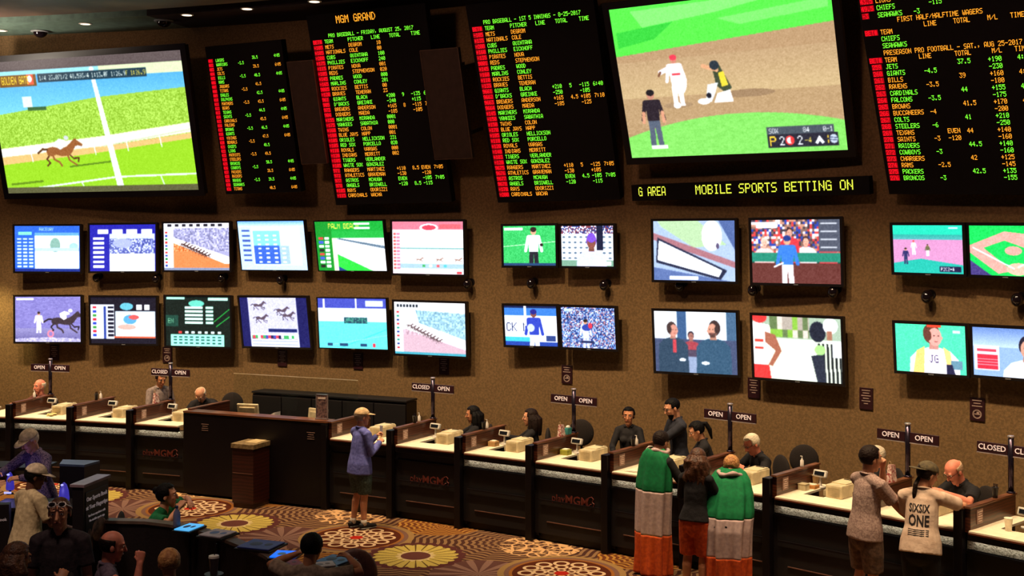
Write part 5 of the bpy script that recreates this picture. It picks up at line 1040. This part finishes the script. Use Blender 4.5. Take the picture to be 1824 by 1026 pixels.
# customers -------------------------------------------------------
p = ray_s(641, 127.7)
o, sh, J = person('man in blue long sleeved shirt and cream cap standing at the counter', p, 52, S_BLU, P_NAVY, hair='short', hc='grey', k=.965, hem=-.13, sleeve='long', shorts=True, cap=(CAPK, False), socks=True, rh=(.13, .25, 1.22), lh=(.0, .27, 1.29), rc=.9, lc=1.0, fwd_feet=.03, yaw=14, stout=1.25, lean=2)
pw = o.matrix_basis @ J['wL'] if False else None
hold = thing('mobile_phone', 'white phone held up by the man in blue shirt', 'phone', fz(p, -R_(52)))
box('phone_body', (.02, .34, 1.33), (.07, .012, .14), m_wp, hold, bev=.005); box('phone_screen', (.02, .3325, 1.33), (.06, .003, .12), M('phone_glass', (190, 190, 200), .2), hold, bev=0)
p = ray_s(1541, 168)
o, sh, J = person('man in grey shirt and taupe shorts holding his fist to his mouth', p, 68, S_GRY, P_KHK, hair='short', hc='dkbrown', k=1.08, hem=-.10, sleeve='short', shorts=True, rh=(.20, .42, .98), lh=(-.02, .23, 1.50), lc=1.0, rc=.4, ln=(.4, -1, .1), lp=(-.3, .2, -1), lean=4, nod=2, yaw=12, rp=(.6, -1, -.2), stout=1.15)
p = ray_r(1640, -.36)
o, sh, J = person('man in white SIXSIX ONE t-shirt and backwards olive cap leaning on counter', p, 28, S_WHT, P_BLK, hair='short', hc='dkbrown', k=1.03, hem=-.10, sleeve='short', cap=(CAPO, True), yaw=48, lean=14, nod=10, rh=(.34, .55, 1.22), lh=(-.10, .50, 1.10), rc=.4, rp=(1, -.2, -.3), stout=1.15, ponyb=True)
for t, hgt, z in (('SIXSIX', .080, .335), ('ONE', .115, .215), ('', .06, .10)):
    if t: bm = textbm(t, .12, .003, 0.0)
    else:
        bm = NB()
        for i in range(4): bx(bm, (0, 0, .016 * i), (.18, .0, .008))
    xs = [v.co.x for v in bm.verts]; zs = [v.co.z for v in bm.verts]
    for v in bm.verts: v.co = Vector(((v.co.x - min(xs)) / (max(xs) - min(xs)) * .20 - .10, 0, (v.co.z - min(zs)) / (max(zs) - min(zs)) * hgt - hgt / 2))
    decal(o, sh, bm, J['sp'](z, -.10, -.01), Vector((1, 0, 0)), (J['sp'](1) - J['sp'](0)).normalized(), Vector((0, 1, 0)), M('print_black', (30, 22, 24), .7), 'shirt_lettering')
# Irish flags ------------------------------------------------------
fl_g = cloth('flag_green', (0, 120, 66), (0, 104, 58), bp=.12); fl_w = cloth('flag_white', (196, 168, 164), (176, 150, 148), bp=.12); fl_o = cloth('flag_orange', (206, 82, 20), (180, 64, 16), bp=.12)
def flag(label, m4, prof, bands, zt, nf=9, open_=55, seed=0):
    """cape hanging from the shoulders: prof = [(z, half width, half depth, y shift)] from the top"""
    o = thing('irish_flag', label, 'flag', m4, 'flags worn as capes'); nA, nZ = 84, 70; Z = np.linspace(prof[0][0], prof[-1][0], nZ); P_ = np.array(prof)[::-1]
    bm = NB(); rows = []
    for z in Z:
        w_, d_, ys = (np.interp(z, P_[:, 0], P_[:, i]) for i in (1, 2, 3)); t = (prof[0][0] - z) / (prof[0][0] - prof[-1][0]); row = []
        for i in range(nA + 1):
            a = R_(-180 + open_ + (360 - 2 * open_) * i / nA); f = .006 + .030 * min(1, t * 1.3)
            rr = 1 + (f / .2) * (math.sin(a * nf + seed + 1.2 * math.sin(3 * t)) * .6 + .4 * math.sin(a * (nf * 1.7) + 2 * seed + 2 * t))
            row.append(bm.verts.new((w_ * math.sin(a) * rr, ys - d_ * math.cos(a) * rr, z)))
        rows.append(row)
    for j, (A, B) in enumerate(zip(rows, rows[1:])):
        z = (Z[j] + Z[j + 1]) / 2; mi = 0 if z > bands[0] else (1 if z > bands[1] else 2)
        for i in range(nA): bm.faces.new((A[i], A[i + 1], B[i + 1], B[i])).material_index = mi
    # three sewn stripes, one part each
    me = D.meshes.new('x'); 
    for mi, (nm, mt) in enumerate((('green_stripe', fl_g), ('white_stripe', fl_w), ('orange_stripe', fl_o))):
        b2 = bm.copy(); bmesh.ops.delete(b2, geom=[f for f in b2.faces if f.material_index != mi], context='FACES')
        for f in b2.faces: f.material_index = 0
        s = fin(nm, b2, mt, o, True, label=nm.replace('_', ' ')); s_ = s.modifiers.new('t', 'SOLIDIFY'); s_.thickness = .004
    bm.free(); return o
def scarf(root, J, mat):
    bm = NB(); nk = J['nk']; pts = [nk + Vector((.130 * math.sin(a), -.115 * math.cos(a), .048 + .014 * math.sin(3 * a) + .012 * math.cos(a))) for a in np.linspace(-2.9, 2.9, 22)]
    tube(bm, pts, [.026 + .006 * math.sin(i * 1.7) for i in range(22)], n=10, ref=(0, 0, 1)); remesh('white_hem_roll', bm, .009, mat, root, 2, label='white rolled edge at the neck')
p = ray_r(1166, -.40); a = 50
o, sh, J = person('dark haired person wrapped in the narrow full length flag at counter', p, a, S_BLK, P_BLK, hair='short', hc='dkbrown', k=1.0, lean=6, nod=16, fem=False, rh=(.24, .40, 1.12), lh=(-.12, .36, 1.12))
scarf(o, J, fl_w)
flag('green white and orange flag hanging narrow to the floor, left of brown haired woman', fz(p, -R_(a)), [(1.52, .10, .10, .02), (1.46, .17, .13, .02), (1.36, .225, .15, .02), (1.1, .245, .17, 0), (.6, .235, .17, -.02), (.03, .24, .18, -.03)], (1.03, .50), 1.5, 7, 62, .4)
p = ray_s(1238, 158)
o, sh, J = person('woman with long wavy brown hair, black top and orange shorts', p, 28, S_BLK, P_ORG, skin='tan', hair='wavy', hc='brown', k=.975, fem=True, lean=5, nod=12, hem=-.02, shorts=True, sleeve='long', rh=(.20, .36, 1.12), lh=(-.16, .36, 1.12), shoes=True, stout=1.08)
p = ray_s(1297, 158)
o, sh, J = person('blonde person stooping at counter under a wide flag cape', p, 20, S_BLK, P_BLK, hair='short', hc='blonde', k=.96, lean=24, nod=30, fem=True, rh=(.18, .58, 1.12), lh=(-.22, .52, 1.12))
scarf(o, J, fl_w)
flag('green white and orange flag spread wide over a stooping back', fz(p, -R_(20)), [(1.44, .10, .08, .20), (1.40, .17, .13, .17), (1.32, .225, .17, .12), (1.18, .265, .20, .06), (1.0, .285, .22, .0), (.8, .27, .23, -.04), (.4, .25, .22, -.06), (.10, .24, .21, -.08)], (.94, .50), 1.4, 8, 50, 1.9)
# clerks -----------------------------------------------------------
def clerk(px, ro, dface, label, seat=None, ch=True, **kw):
    p, th = rad_(px, ro); f = deg(th) + 180 + dface
    if seat and ch: chair(p, -R_(f), seat, 'high office chair under the ' + label.split(',')[0])
    return person(label, p, f, kw.pop('shirt', S_BLK), kw.pop('pants', P_BLK), seat=seat, **kw)
rh_, lh_ = (.18, .42, 1.10), (-.18, .42, 1.10)
clerk(72, 1.35, 20, 'clerk with reddish face half hidden behind farthest left sign post', seat=.62, hair='fringe', hc='white', skin='pink', rh=rh_, lh=lh_, shirt=cloth('shirt_dull_red', (110, 56, 44)))
clerk(281, 1.75, -55, 'clerk in grey shirt standing behind the CLOSED sign left of desk', shirt=cloth('shirt_grey_plain', (140, 122, 118)), hair='short', hc='dkbrown', skin='tan', k=.98, lean=10, nod=12, rh=(.15, .4, 1.12), lh=(-.15, .35, 1.12))
clerk(366, 1.50, -10, 'bald clerk in black seated with head bowed left of desk', seat=.66, hair='fringe', hc='white', skin='light', nod=42, lean=10, rh=rh_, lh=lh_)
clerk(846, 1.40, 58, 'clerk with long straight black hair facing left', seat=.62, hair='long', hc='black', skin='tan', fem=True, k=.98, rh=rh_, lh=lh_, nod=8)
clerk(947, 1.35, 62, 'clerk with long dark hair and black polo in profile', seat=.66, hair='long', hc='dkbrown', fem=True, k=.98, rh=rh_, lh=lh_, nod=2)
clerk(1120, 1.55, -22, 'smiling woman clerk with tied back hair facing the room', hair='bun', hc='black', skin='tan', fem=True, k=.955, rh=(.18, .35, 1.12), lh=(-.18, .35, 1.12))
clerk(1211, 1.70, 38, 'bearded man with glasses standing tall behind the counter', shirt=S_NVY, hair='buzz', hc='black', skin='light', k=1.065, glasses=True, beard='black', lean=5, nod=18, rh=(.16, .36, 1.08), lh=(.02, .46, 1.08), lc=.7)
clerk(1263, 1.15, 52, 'woman clerk with high black ponytail looking down', hair='pony', hc='black', skin='light', fem=True, k=.965, lean=10, nod=22, rh=(.10, .46, 1.10), lh=(-.18, .5, 1.12))
clerk(1364, 1.40, 28, 'white haired clerk in black seated with face lowered', seat=.64, hair='short', hc='white', skin='pink', glasses=True, lean=14, nod=22, k=1.02, rh=rh_, lh=lh_)
clerk(1566, 1.35, 40, 'white haired clerk mostly hidden behind the man in grey shirt', seat=.69, hair='short', hc='white', skin='pink', nod=10, rh=rh_, lh=lh_, k=.98)
clerk(1730, 1.22, 22, 'balding clerk in black polo writing beside the rightmost sign', seat=.66, hair='fringe', hc='sandy', skin='pink', glasses=True, lean=16, nod=26, k=1.05, sleeve='short', rh=(.10, .55, 1.14), lh=(-.22, .55, 1.22), lc=.3)
# ------------------------------------------------------------------ lounge in the foreground left
m_boo = M('booth_vinyl_black', (20, 12, 14), .5, bump=(30, .2)); m_ledge = M('booth_ledge', (96, 76, 66), .5); m_tbl = M('carrel_black', (18, 12, 16), .45); m_tblu = M('carrel_top_blue', (70, 84, 110), .35)
rim = [on_h(x, y, 1.15) for x, y in ((170, 926), (215, 927), (262, 928), (305, 933), (345, 940), (400, 957), (440, 973), (475, 986), (497, 999), (504, 1012), (506, 1034), (506, 1060))]
o = thing('booth_partition', 'curved black booth wall with tan top rail across the foreground', 'booth wall'); bm = NB(); prev = None
def wall_strip(bm, pts, z0, z1, t):
    prev = None
    for i, p in enumerate(pts):
        d = (pts[min(i + 1, len(pts) - 1)] - pts[max(i - 1, 0)]); d.z = 0; d.normalize(); n = Vector((-d.y, d.x, 0)) * t / 2
        q = [bm.verts.new((p.x + s * n.x, p.y + s * n.y, z)) for s, z in ((-1, z0), (-1, z1), (1, z1), (1, z0))]
        if prev:
            for k in range(4): bm.faces.new((prev[k], prev[(k + 1) % 4], q[(k + 1) % 4], q[k]))
        else: bm.faces.new(q)
        prev = q
    bm.faces.new(prev[::-1])
wall_strip(bm, rim, 0, 1.13, .08); fin('padded_wall', bm, m_boo, o); bm = NB(); wall_strip(bm, rim, 1.13, 1.16, .12); fin('top_rail', bm, m_ledge, o)
# reading racks with lit sheets along the booth
def rack(px, py, w_, d_, rz, cols, label, z=1.17, glowc=None, kind='magazine'):
    p = on_h(px, py, z + .04); p.z = 0
    o = thing('reading_stand', 'black reading stand carrying ' + label, 'stand', fz(p, rz)); box('stand_top', (0, 0, z), (w_ + .04, d_ + .04, .02), m_tbl, o); bm = NB(); cyl(bm, (0, 0, .02), (0, 0, z - .01), .022); cyl(bm, (0, 0, 0), (0, 0, .02), .12); fin('stand_post', bm, m_tbl, o)
    t = thing(kind, label, kind.replace('_', ' '), fz(p + Vector((0, 0, z + .012)), rz)); m = glow('lit_' + label[:14].replace(' ', '_'), cols[0], glowc) if glowc else M('sheet_' + label[:14].replace(' ', '_'), cols[0], .5)
    box('sheet', (0, 0, .006), (w_, d_, .010), m, t, bev=0); m2 = M('fig_' + label[:14].replace(' ', '_'), cols[1], .5)
    bm = NB(); ell(bm, (-w_ * .15, 0, .011), (w_ * .18, d_ * .22, .002), u=12, v=6); ell(bm, (w_ * .22, d_ * .05, .011), (w_ * .12, d_ * .16, .002), u=12, v=6); fin('printed_figure', bm, m2, t)
rack(337, 935, .17, .26, R_(-20), ((90, 190, 255), (20, 60, 140)), 'small glowing cyan tablet beside the woman in green', glowc=.9, kind='tablet')
rack(388, 946, .26, .26, R_(-25), ((206, 190, 200), (90, 110, 170)), 'open pale form sheet on dark folder beyond the booth rail', kind='form')
rack(465, 966, .34, .30, R_(-20), ((60, 70, 150), (20, 20, 60)), 'violet blue magazine with dark pictures beyond the booth rail')
rack(508, 983, .22, .22, R_(-8), ((20, 110, 255), (120, 190, 255)), 'bright blue glowing tablet left of dark haired man', glowc=1.1, kind='tablet')
rack(516, 999, .20, .18, R_(30), ((150, 24, 30), (90, 10, 16)), 'red booklet left of dark haired man')
rack(597, 993, .26, .26, R_(-30), ((60, 110, 170), (16, 24, 60)), 'blue magazine with dark pictures right of dark haired man')
rack(575, 1001, .20, .16, R_(20), ((196, 180, 176), (120, 110, 110)), 'small white notepad right of dark haired man', z=1.19, kind='notepad')
# tall carrel cabinets at far left
q = [on_h(106, 827, 1.38), on_h(150, 829, 1.38), on_h(178, 821, 1.38), on_h(112, 819, 1.38)]
o = thing('carrel_cabinet', 'black carrel cabinet with bluish top beside the leaning patterned shirt man', 'cabinet'); bm = NB(); prism(bm, [Vector((v.x, v.y, 0)) for v in q], (0, 0, 1.36)); fin('cabinet_body', bm, m_tbl, o); bm = NB(); prism(bm, [Vector((v.x, v.y, 1.36)) for v in q], (0, 0, .025)); fin('cabinet_top', bm, m_tblu, o)
p = on_h(42, 822, 1.22); o = thing('bar_table', 'long dark high table the patterned shirt man leans on', 'table', fz((p.x, p.y, 0), R_(-4)))
box('table_top', (0, -.18, 1.20), (.86, .40, .04), m_tbl, o)
for sx in (-.36, .36): box('leg', (sx, -.18, .60), (.06, .3, 1.18), m_tbl, o)
p = on_h(60, 905, 1.02); o = thing('carrel_desk', 'low black carrel desk lit violet in front of man in pale cap', 'desk', fz((p.x, p.y + .1, 0), 0))
box('desk_top', (0, .15, 1.0), (1.05, .5, .04), m_tbl, o); box('desk_front', (0, .36, .5), (1.05, .05, .98), m_tbl, o); box('desk_side', (-.5, .15, .5), (.05, .45, .98), m_tbl, o); box('desk_side', (.5, .15, .5), (.05, .45, .98), m_tbl, o)
m_vio = glow('violet_glow', (70, 60, 200), .55); m_viow = glow('violet_white_glow', (170, 170, 255), 1.3)
def carrel_lamp(px, py, label, s=1.0, z=1.02):
    p = on_h(px, py, z); o = thing('carrel_lamp', label, 'lamp', fz(p, 0), 'violet carrel lamps'); bm = NB(); lathe(bm, [(.05 * s, 0), (.05 * s, .012), (.015, .02), (.015, .05)], n=16); fin('base', bm, m_tbl, o)
    bm = NB(); lathe(bm, [(.055 * s, .05), (.06 * s, .08), (.05 * s, .17), (.03 * s, .235), (.008, .26)], n=20); fin('glowing_shade', bm, m_vio, o, True); bm = NB(); ell(bm, (-.012, -.025, .235), (.018, .015, .012), u=10, v=8); fin('bulb_tip', bm, m_viow, o, True)
    bm = NB(); bx(bm, (0, -.07, .03), (.10 * s, .02, .02)); fin('glow_bar', bm, m_viow, o)
    lamp('carrel_lamp_light', p + Vector((0, -.12, .2)), 'POINT', 1.2, (.35, .3, 1.0), .05)
carrel_lamp(114, 900, 'violet glowing lamp right of the man in pale cap')
carrel_lamp(18, 880, 'violet glowing lamp left of the man in pale cap', .8)
for px, py, l in ((5, 905, 'small pale lit tablet at the left edge beside the sitting man'), (80, 899, 'small violet lit tablet in front of the man in pale cap')):
    p = on_h(px, py, 1.03); o = thing('tablet', l, 'tablet', fz(p, 0)); box('tablet_body', (0, 0, .01), (.12, .09, .012), m_tbl, o); box('tablet_screen', (0, 0, .017), (.105, .075, .003), m_viow, o, bev=0)
# kiosk with printed side
pk = [on_h(134, 868, 1.60), on_h(150, 866, 1.60), on_h(195, 848, 1.60), on_h(180, 849, 1.60)]
a0 = pk[1]; a1 = pk[2]; d = a1 - a0; KM = fz((a0.x, a0.y, 0), math.atan2(d.y, d.x)); KL = d.length; KL = min(KL, .75)
o = thing('kiosk', 'black kiosk panel printed Our Sports Book at Your Fingertips', 'kiosk', KM)
box('kiosk_body', (KL / 2, .07, .80), (KL, .12, 1.58), m_tbl, o); box('kiosk_top', (KL / 2, .07, 1.60), (KL + .03, .16, .03), M('kiosk_top', (120, 100, 110), .3), o); box('kiosk_foot', (KL / 2, .07, .02), (KL + .1, .3, .04), m_tbl, o)
box('poster', (KL / 2, .006, 1.05), (KL * .86, .006, .95), M('poster_black', (18, 12, 14), .5), o)
mk = M('kiosk_lettering', (216, 200, 204), .5, emit=.10)
for i, (t, s) in enumerate((('Our Sports Book', .058), ('at Your Fingertips', .058))): text('kiosk_lettering', t, s, mk, o, (KL / 2, .0, 1.45 - i * .085), bold=.001)
for i, t in enumerate(('bet from anywhere with', 'the mobile sports app')): text('kiosk_small_lettering', t, .034, mk, o, (KL / 2, .0, 1.28 - i * .05))
bm = NB(); ell(bm, (KL / 2 + .05, .002, 1.10), (.15, .004, .12)); ell(bm, (KL / 2 - .14, .002, .95), (.06, .004, .2)); f = fin('poster_picture', bm, M('poster_pic', (140, 104, 90), .6, var=(14, (60, 40, 40))), o, True)
# second printed panel at the left edge
p = on_h(4, 898, 1.25); o = thing('kiosk', 'black printed panel cut off by left edge of photo', 'kiosk', fz((p.x - .12, p.y, 0), .2)); box('kiosk_body', (0, .06, .62), (.36, .12, 1.24), m_tbl, o); box('kiosk_foot', (0, .06, .02), (.4, .3, .04), m_tbl, o)
for i, t in enumerate(('Our Sports Book', 'at Your', 'Fingertips')): text('kiosk_lettering', t, .045, mk, o, (0, -.003, 1.08 - i * .08))
# drinks
p = on_h(315, 940, 1.165); o = thing('water_bottle', 'clear blue grey water bottle on the booth rail by woman in green', 'bottle', fz(p, 0)); bm = NB(); lathe(bm, [(.034, 0), (.036, .02), (.036, .13), (.030, .16), (.014, .185), (.014, .20)], n=18); fin('bottle_body', bm, M('bottle_bluegrey', (110, 112, 140), .2), o, True); bm = NB(); cyl(bm, (0, 0, .198), (0, 0, .22), .016); fin('bottle_cap', bm, M('cap_navy', (40, 44, 80), .5), o)
p = ray_s(381, 212); p.z = .2
o = thing('cup_stand', 'slim black cup pedestal holding the lidded cup inside booth', 'table', fz(p, 0)); bm = NB(); lathe(bm, [(.16, 0), (.16, .015), (.03, .03), (.025, 1.03), (.08, 1.045), (.08, 1.065)], n=24); fin('pedestal', bm, m_tbl, o)
cup(fz(p + Vector((0, 0, 1.066)), 0), 'pale cup with lid and dark straw inside the dark booth', M('cup_clear', (170, 150, 150), .3), .13, .042, lid=True, straw=True)
p = ray_s(118, 196); p.z = 0
cup(fz(on_h(172, 952, 1.165), 0), 'clear drinking glass on the left end of booth rail', M('glass_grey', (90, 76, 78), .2), .10, .032) if False else None
# people in the lounge
m_pat = cloth('shirt_speckled_violet', (34, 22, 70), (120, 100, 130), 70)
p = on_h(62, 852, .0); p = ray_s(76, 147)
person('man in speckled violet shirt and pale cap leaning on the high table', p, 210, m_pat, P_BLK, skin='light', hair='short', hc='white', cap=(CAPW, False), k=1.04, lean=12, nod=20, rh=(.24, .42, 1.20), lh=(-.18, .44, 1.20), rp=(1, -.2, -.6), lp=(-1, -.2, -.6), stout=1.1)
p = ray_s(46, 172)
person('man in stone coloured t-shirt and pale cap seen from behind at left', p, 38, S_KHK, P_BLK, skin='dark', hair='short', hc='black', cap=(CAPW, False), k=1.0, sleeve='short', lean=6, yaw=30, nod=12, rh=(.26, .36, 1.03), lh=(-.2, .36, 1.04), stout=1.22, collar=False)
S_DK = cloth('tshirt_charcoal', (52, 40, 46), (40, 30, 36))
p = ray_s(107, 214); p.z = .2
o, sh, J = person('man facing the camera with white sunglasses on his head, charcoal t-shirt', p, 172, S_DK, P_BLK, skin='light', hair='buzz', hc='brown', k=1.0, sleeve='short', collar=False, stout=1.2, fine=.006)
bm = NB(); hp = J['hp']
for sx in (1, -1):
    pts = [hp(sx * .036 + .028 * math.cos(a), .088 - .018 * math.sin(a), .088 + .018 * math.sin(a)) for a in np.linspace(0, 2 * math.pi, 15)]; tube(bm, pts, [.0055] * 15, n=8, round_=False)
    tube(bm, [hp(sx * .062, .078, .086), hp(sx * .086, .01, .05), hp(sx * .084, -.03, .03)], [.006] * 3, n=8)
tube(bm, [hp(-.01, .094, .088), hp(.01, .094, .088)], [.005] * 2, n=6); g_ = fin('sunglasses', bm, M('sunglass_white', (214, 200, 196), .3), o, True); bm = NB()
for sx in (1, -1): ell(bm, hp(sx * .036, .086, .088), (.026, .006, .017), J['Hy'])
fin('lens', bm, m_dome, g_, True)
p = ray_s(180, 213); p.z = .2; chair(p, -R_(64), .54, 'black high chair under the balding man with raised fist'); S_LG = cloth('shirt_slate', (104, 88, 104), (78, 64, 82))
person('balding man in slate shirt with raised fist inside booth', p, 64, S_LG, P_BLK, skin='pink', hair='fringe', hc='dkbrown', k=.99, seat=.55, sleeve='none', lean=6, nod=6, yaw=6, rh=(.30, .27, 1.22), lh=(-.2, .3, .85), rc=1.3, rn=(-1, -.2, 0), rp=(.2, -.3, -1), fine=.006)
p = ray_s(256, 163); chair(p, -R_(80), .50, 'high chair under the woman in green top')
person('woman in green top with dark hair leaning on booth rail', p, 98, S_GRN, P_BLK, skin='light', hair='bun', hc='black', seat=.52, fem=True, sleeve='short', lean=26, nod=-14, yaw=-14, rh=(.10, .44, 1.14), lh=(-.14, .46, 1.14), rp=(1, 0, -.5), collar=False, k=1.02)
p = ray_s(543, 214); p.z = .2; chair(p, 0.2, .53, 'high chair under the dark haired man beside blue tablet'); S_BG = cloth('shirt_beige_grey', (150, 128, 110), (120, 100, 86))
person('dark haired person in beige shirt seen from behind by the blue tablet', p, 14, S_BG, P_BLK, skin='tan', hair='short', hc='black', seat=.54, sleeve='short', lean=10, nod=10, rh=(.26, .36, 1.17), lh=(-.24, .38, 1.17), collar=False, k=.98, stout=1.1)
p = ray_s(302, 214); p.z = .2; chair(p, .3, .44, 'high chair under the person with close cropped fair hair')
person('person with close cropped fair hair low in the dark booth', p, -20, S_BLK, P_BLK, skin='tan', hair='short', hc='blonde', seat=.45, k=.96, nod=14, collar=False)
p = ray_s(22, 226); p.z = .2; chair(p, .4, .58, 'high chair under the person with raised bare arm')
person('brown haired person with raised bare arm at bottom left corner', p, 40, cloth('top_dark_brown', (50, 30, 26)), P_BLK, skin='tan', hair='wavy', hc='brown', seat=.59, fem=True, sleeve='none', k=1.0, nod=10, rh=(.20, .30, 1.16), rc=.7, rp=(.6, .8, -.5), collar=False)
p = ray_s(632, 193); o = thing('leather_chair', 'brown leather chair back at bottom edge below the yellow flower', 'chair', fz(p, .15))
bm = NB(); ell(bm, (0, -.02, .98), (.21, .06, .24)); fin('chair_back', bm, M('leather_brown', (104, 66, 58), .5, var=(12, (70, 40, 38))), o, True); bm = NB(); ell(bm, (0, .22, .70), (.22, .22, .05)); fin('seat', bm, M('leather_brown', (104, 66, 58)), o, True); bm = NB(); cyl(bm, (0, .2, 0), (0, .2, .68), .03); cyl(bm, (0, .2, 0), (0, .2, .03), .2); fin('pedestal', bm, m_brk, o); bm = NB(); tube(bm, [(0, .1, .66), (0, -.06, .7), (0, -.04, .95)], [.02] * 3); fin('back_support', bm, m_brk, o)
bpy.context.view_layer.update()
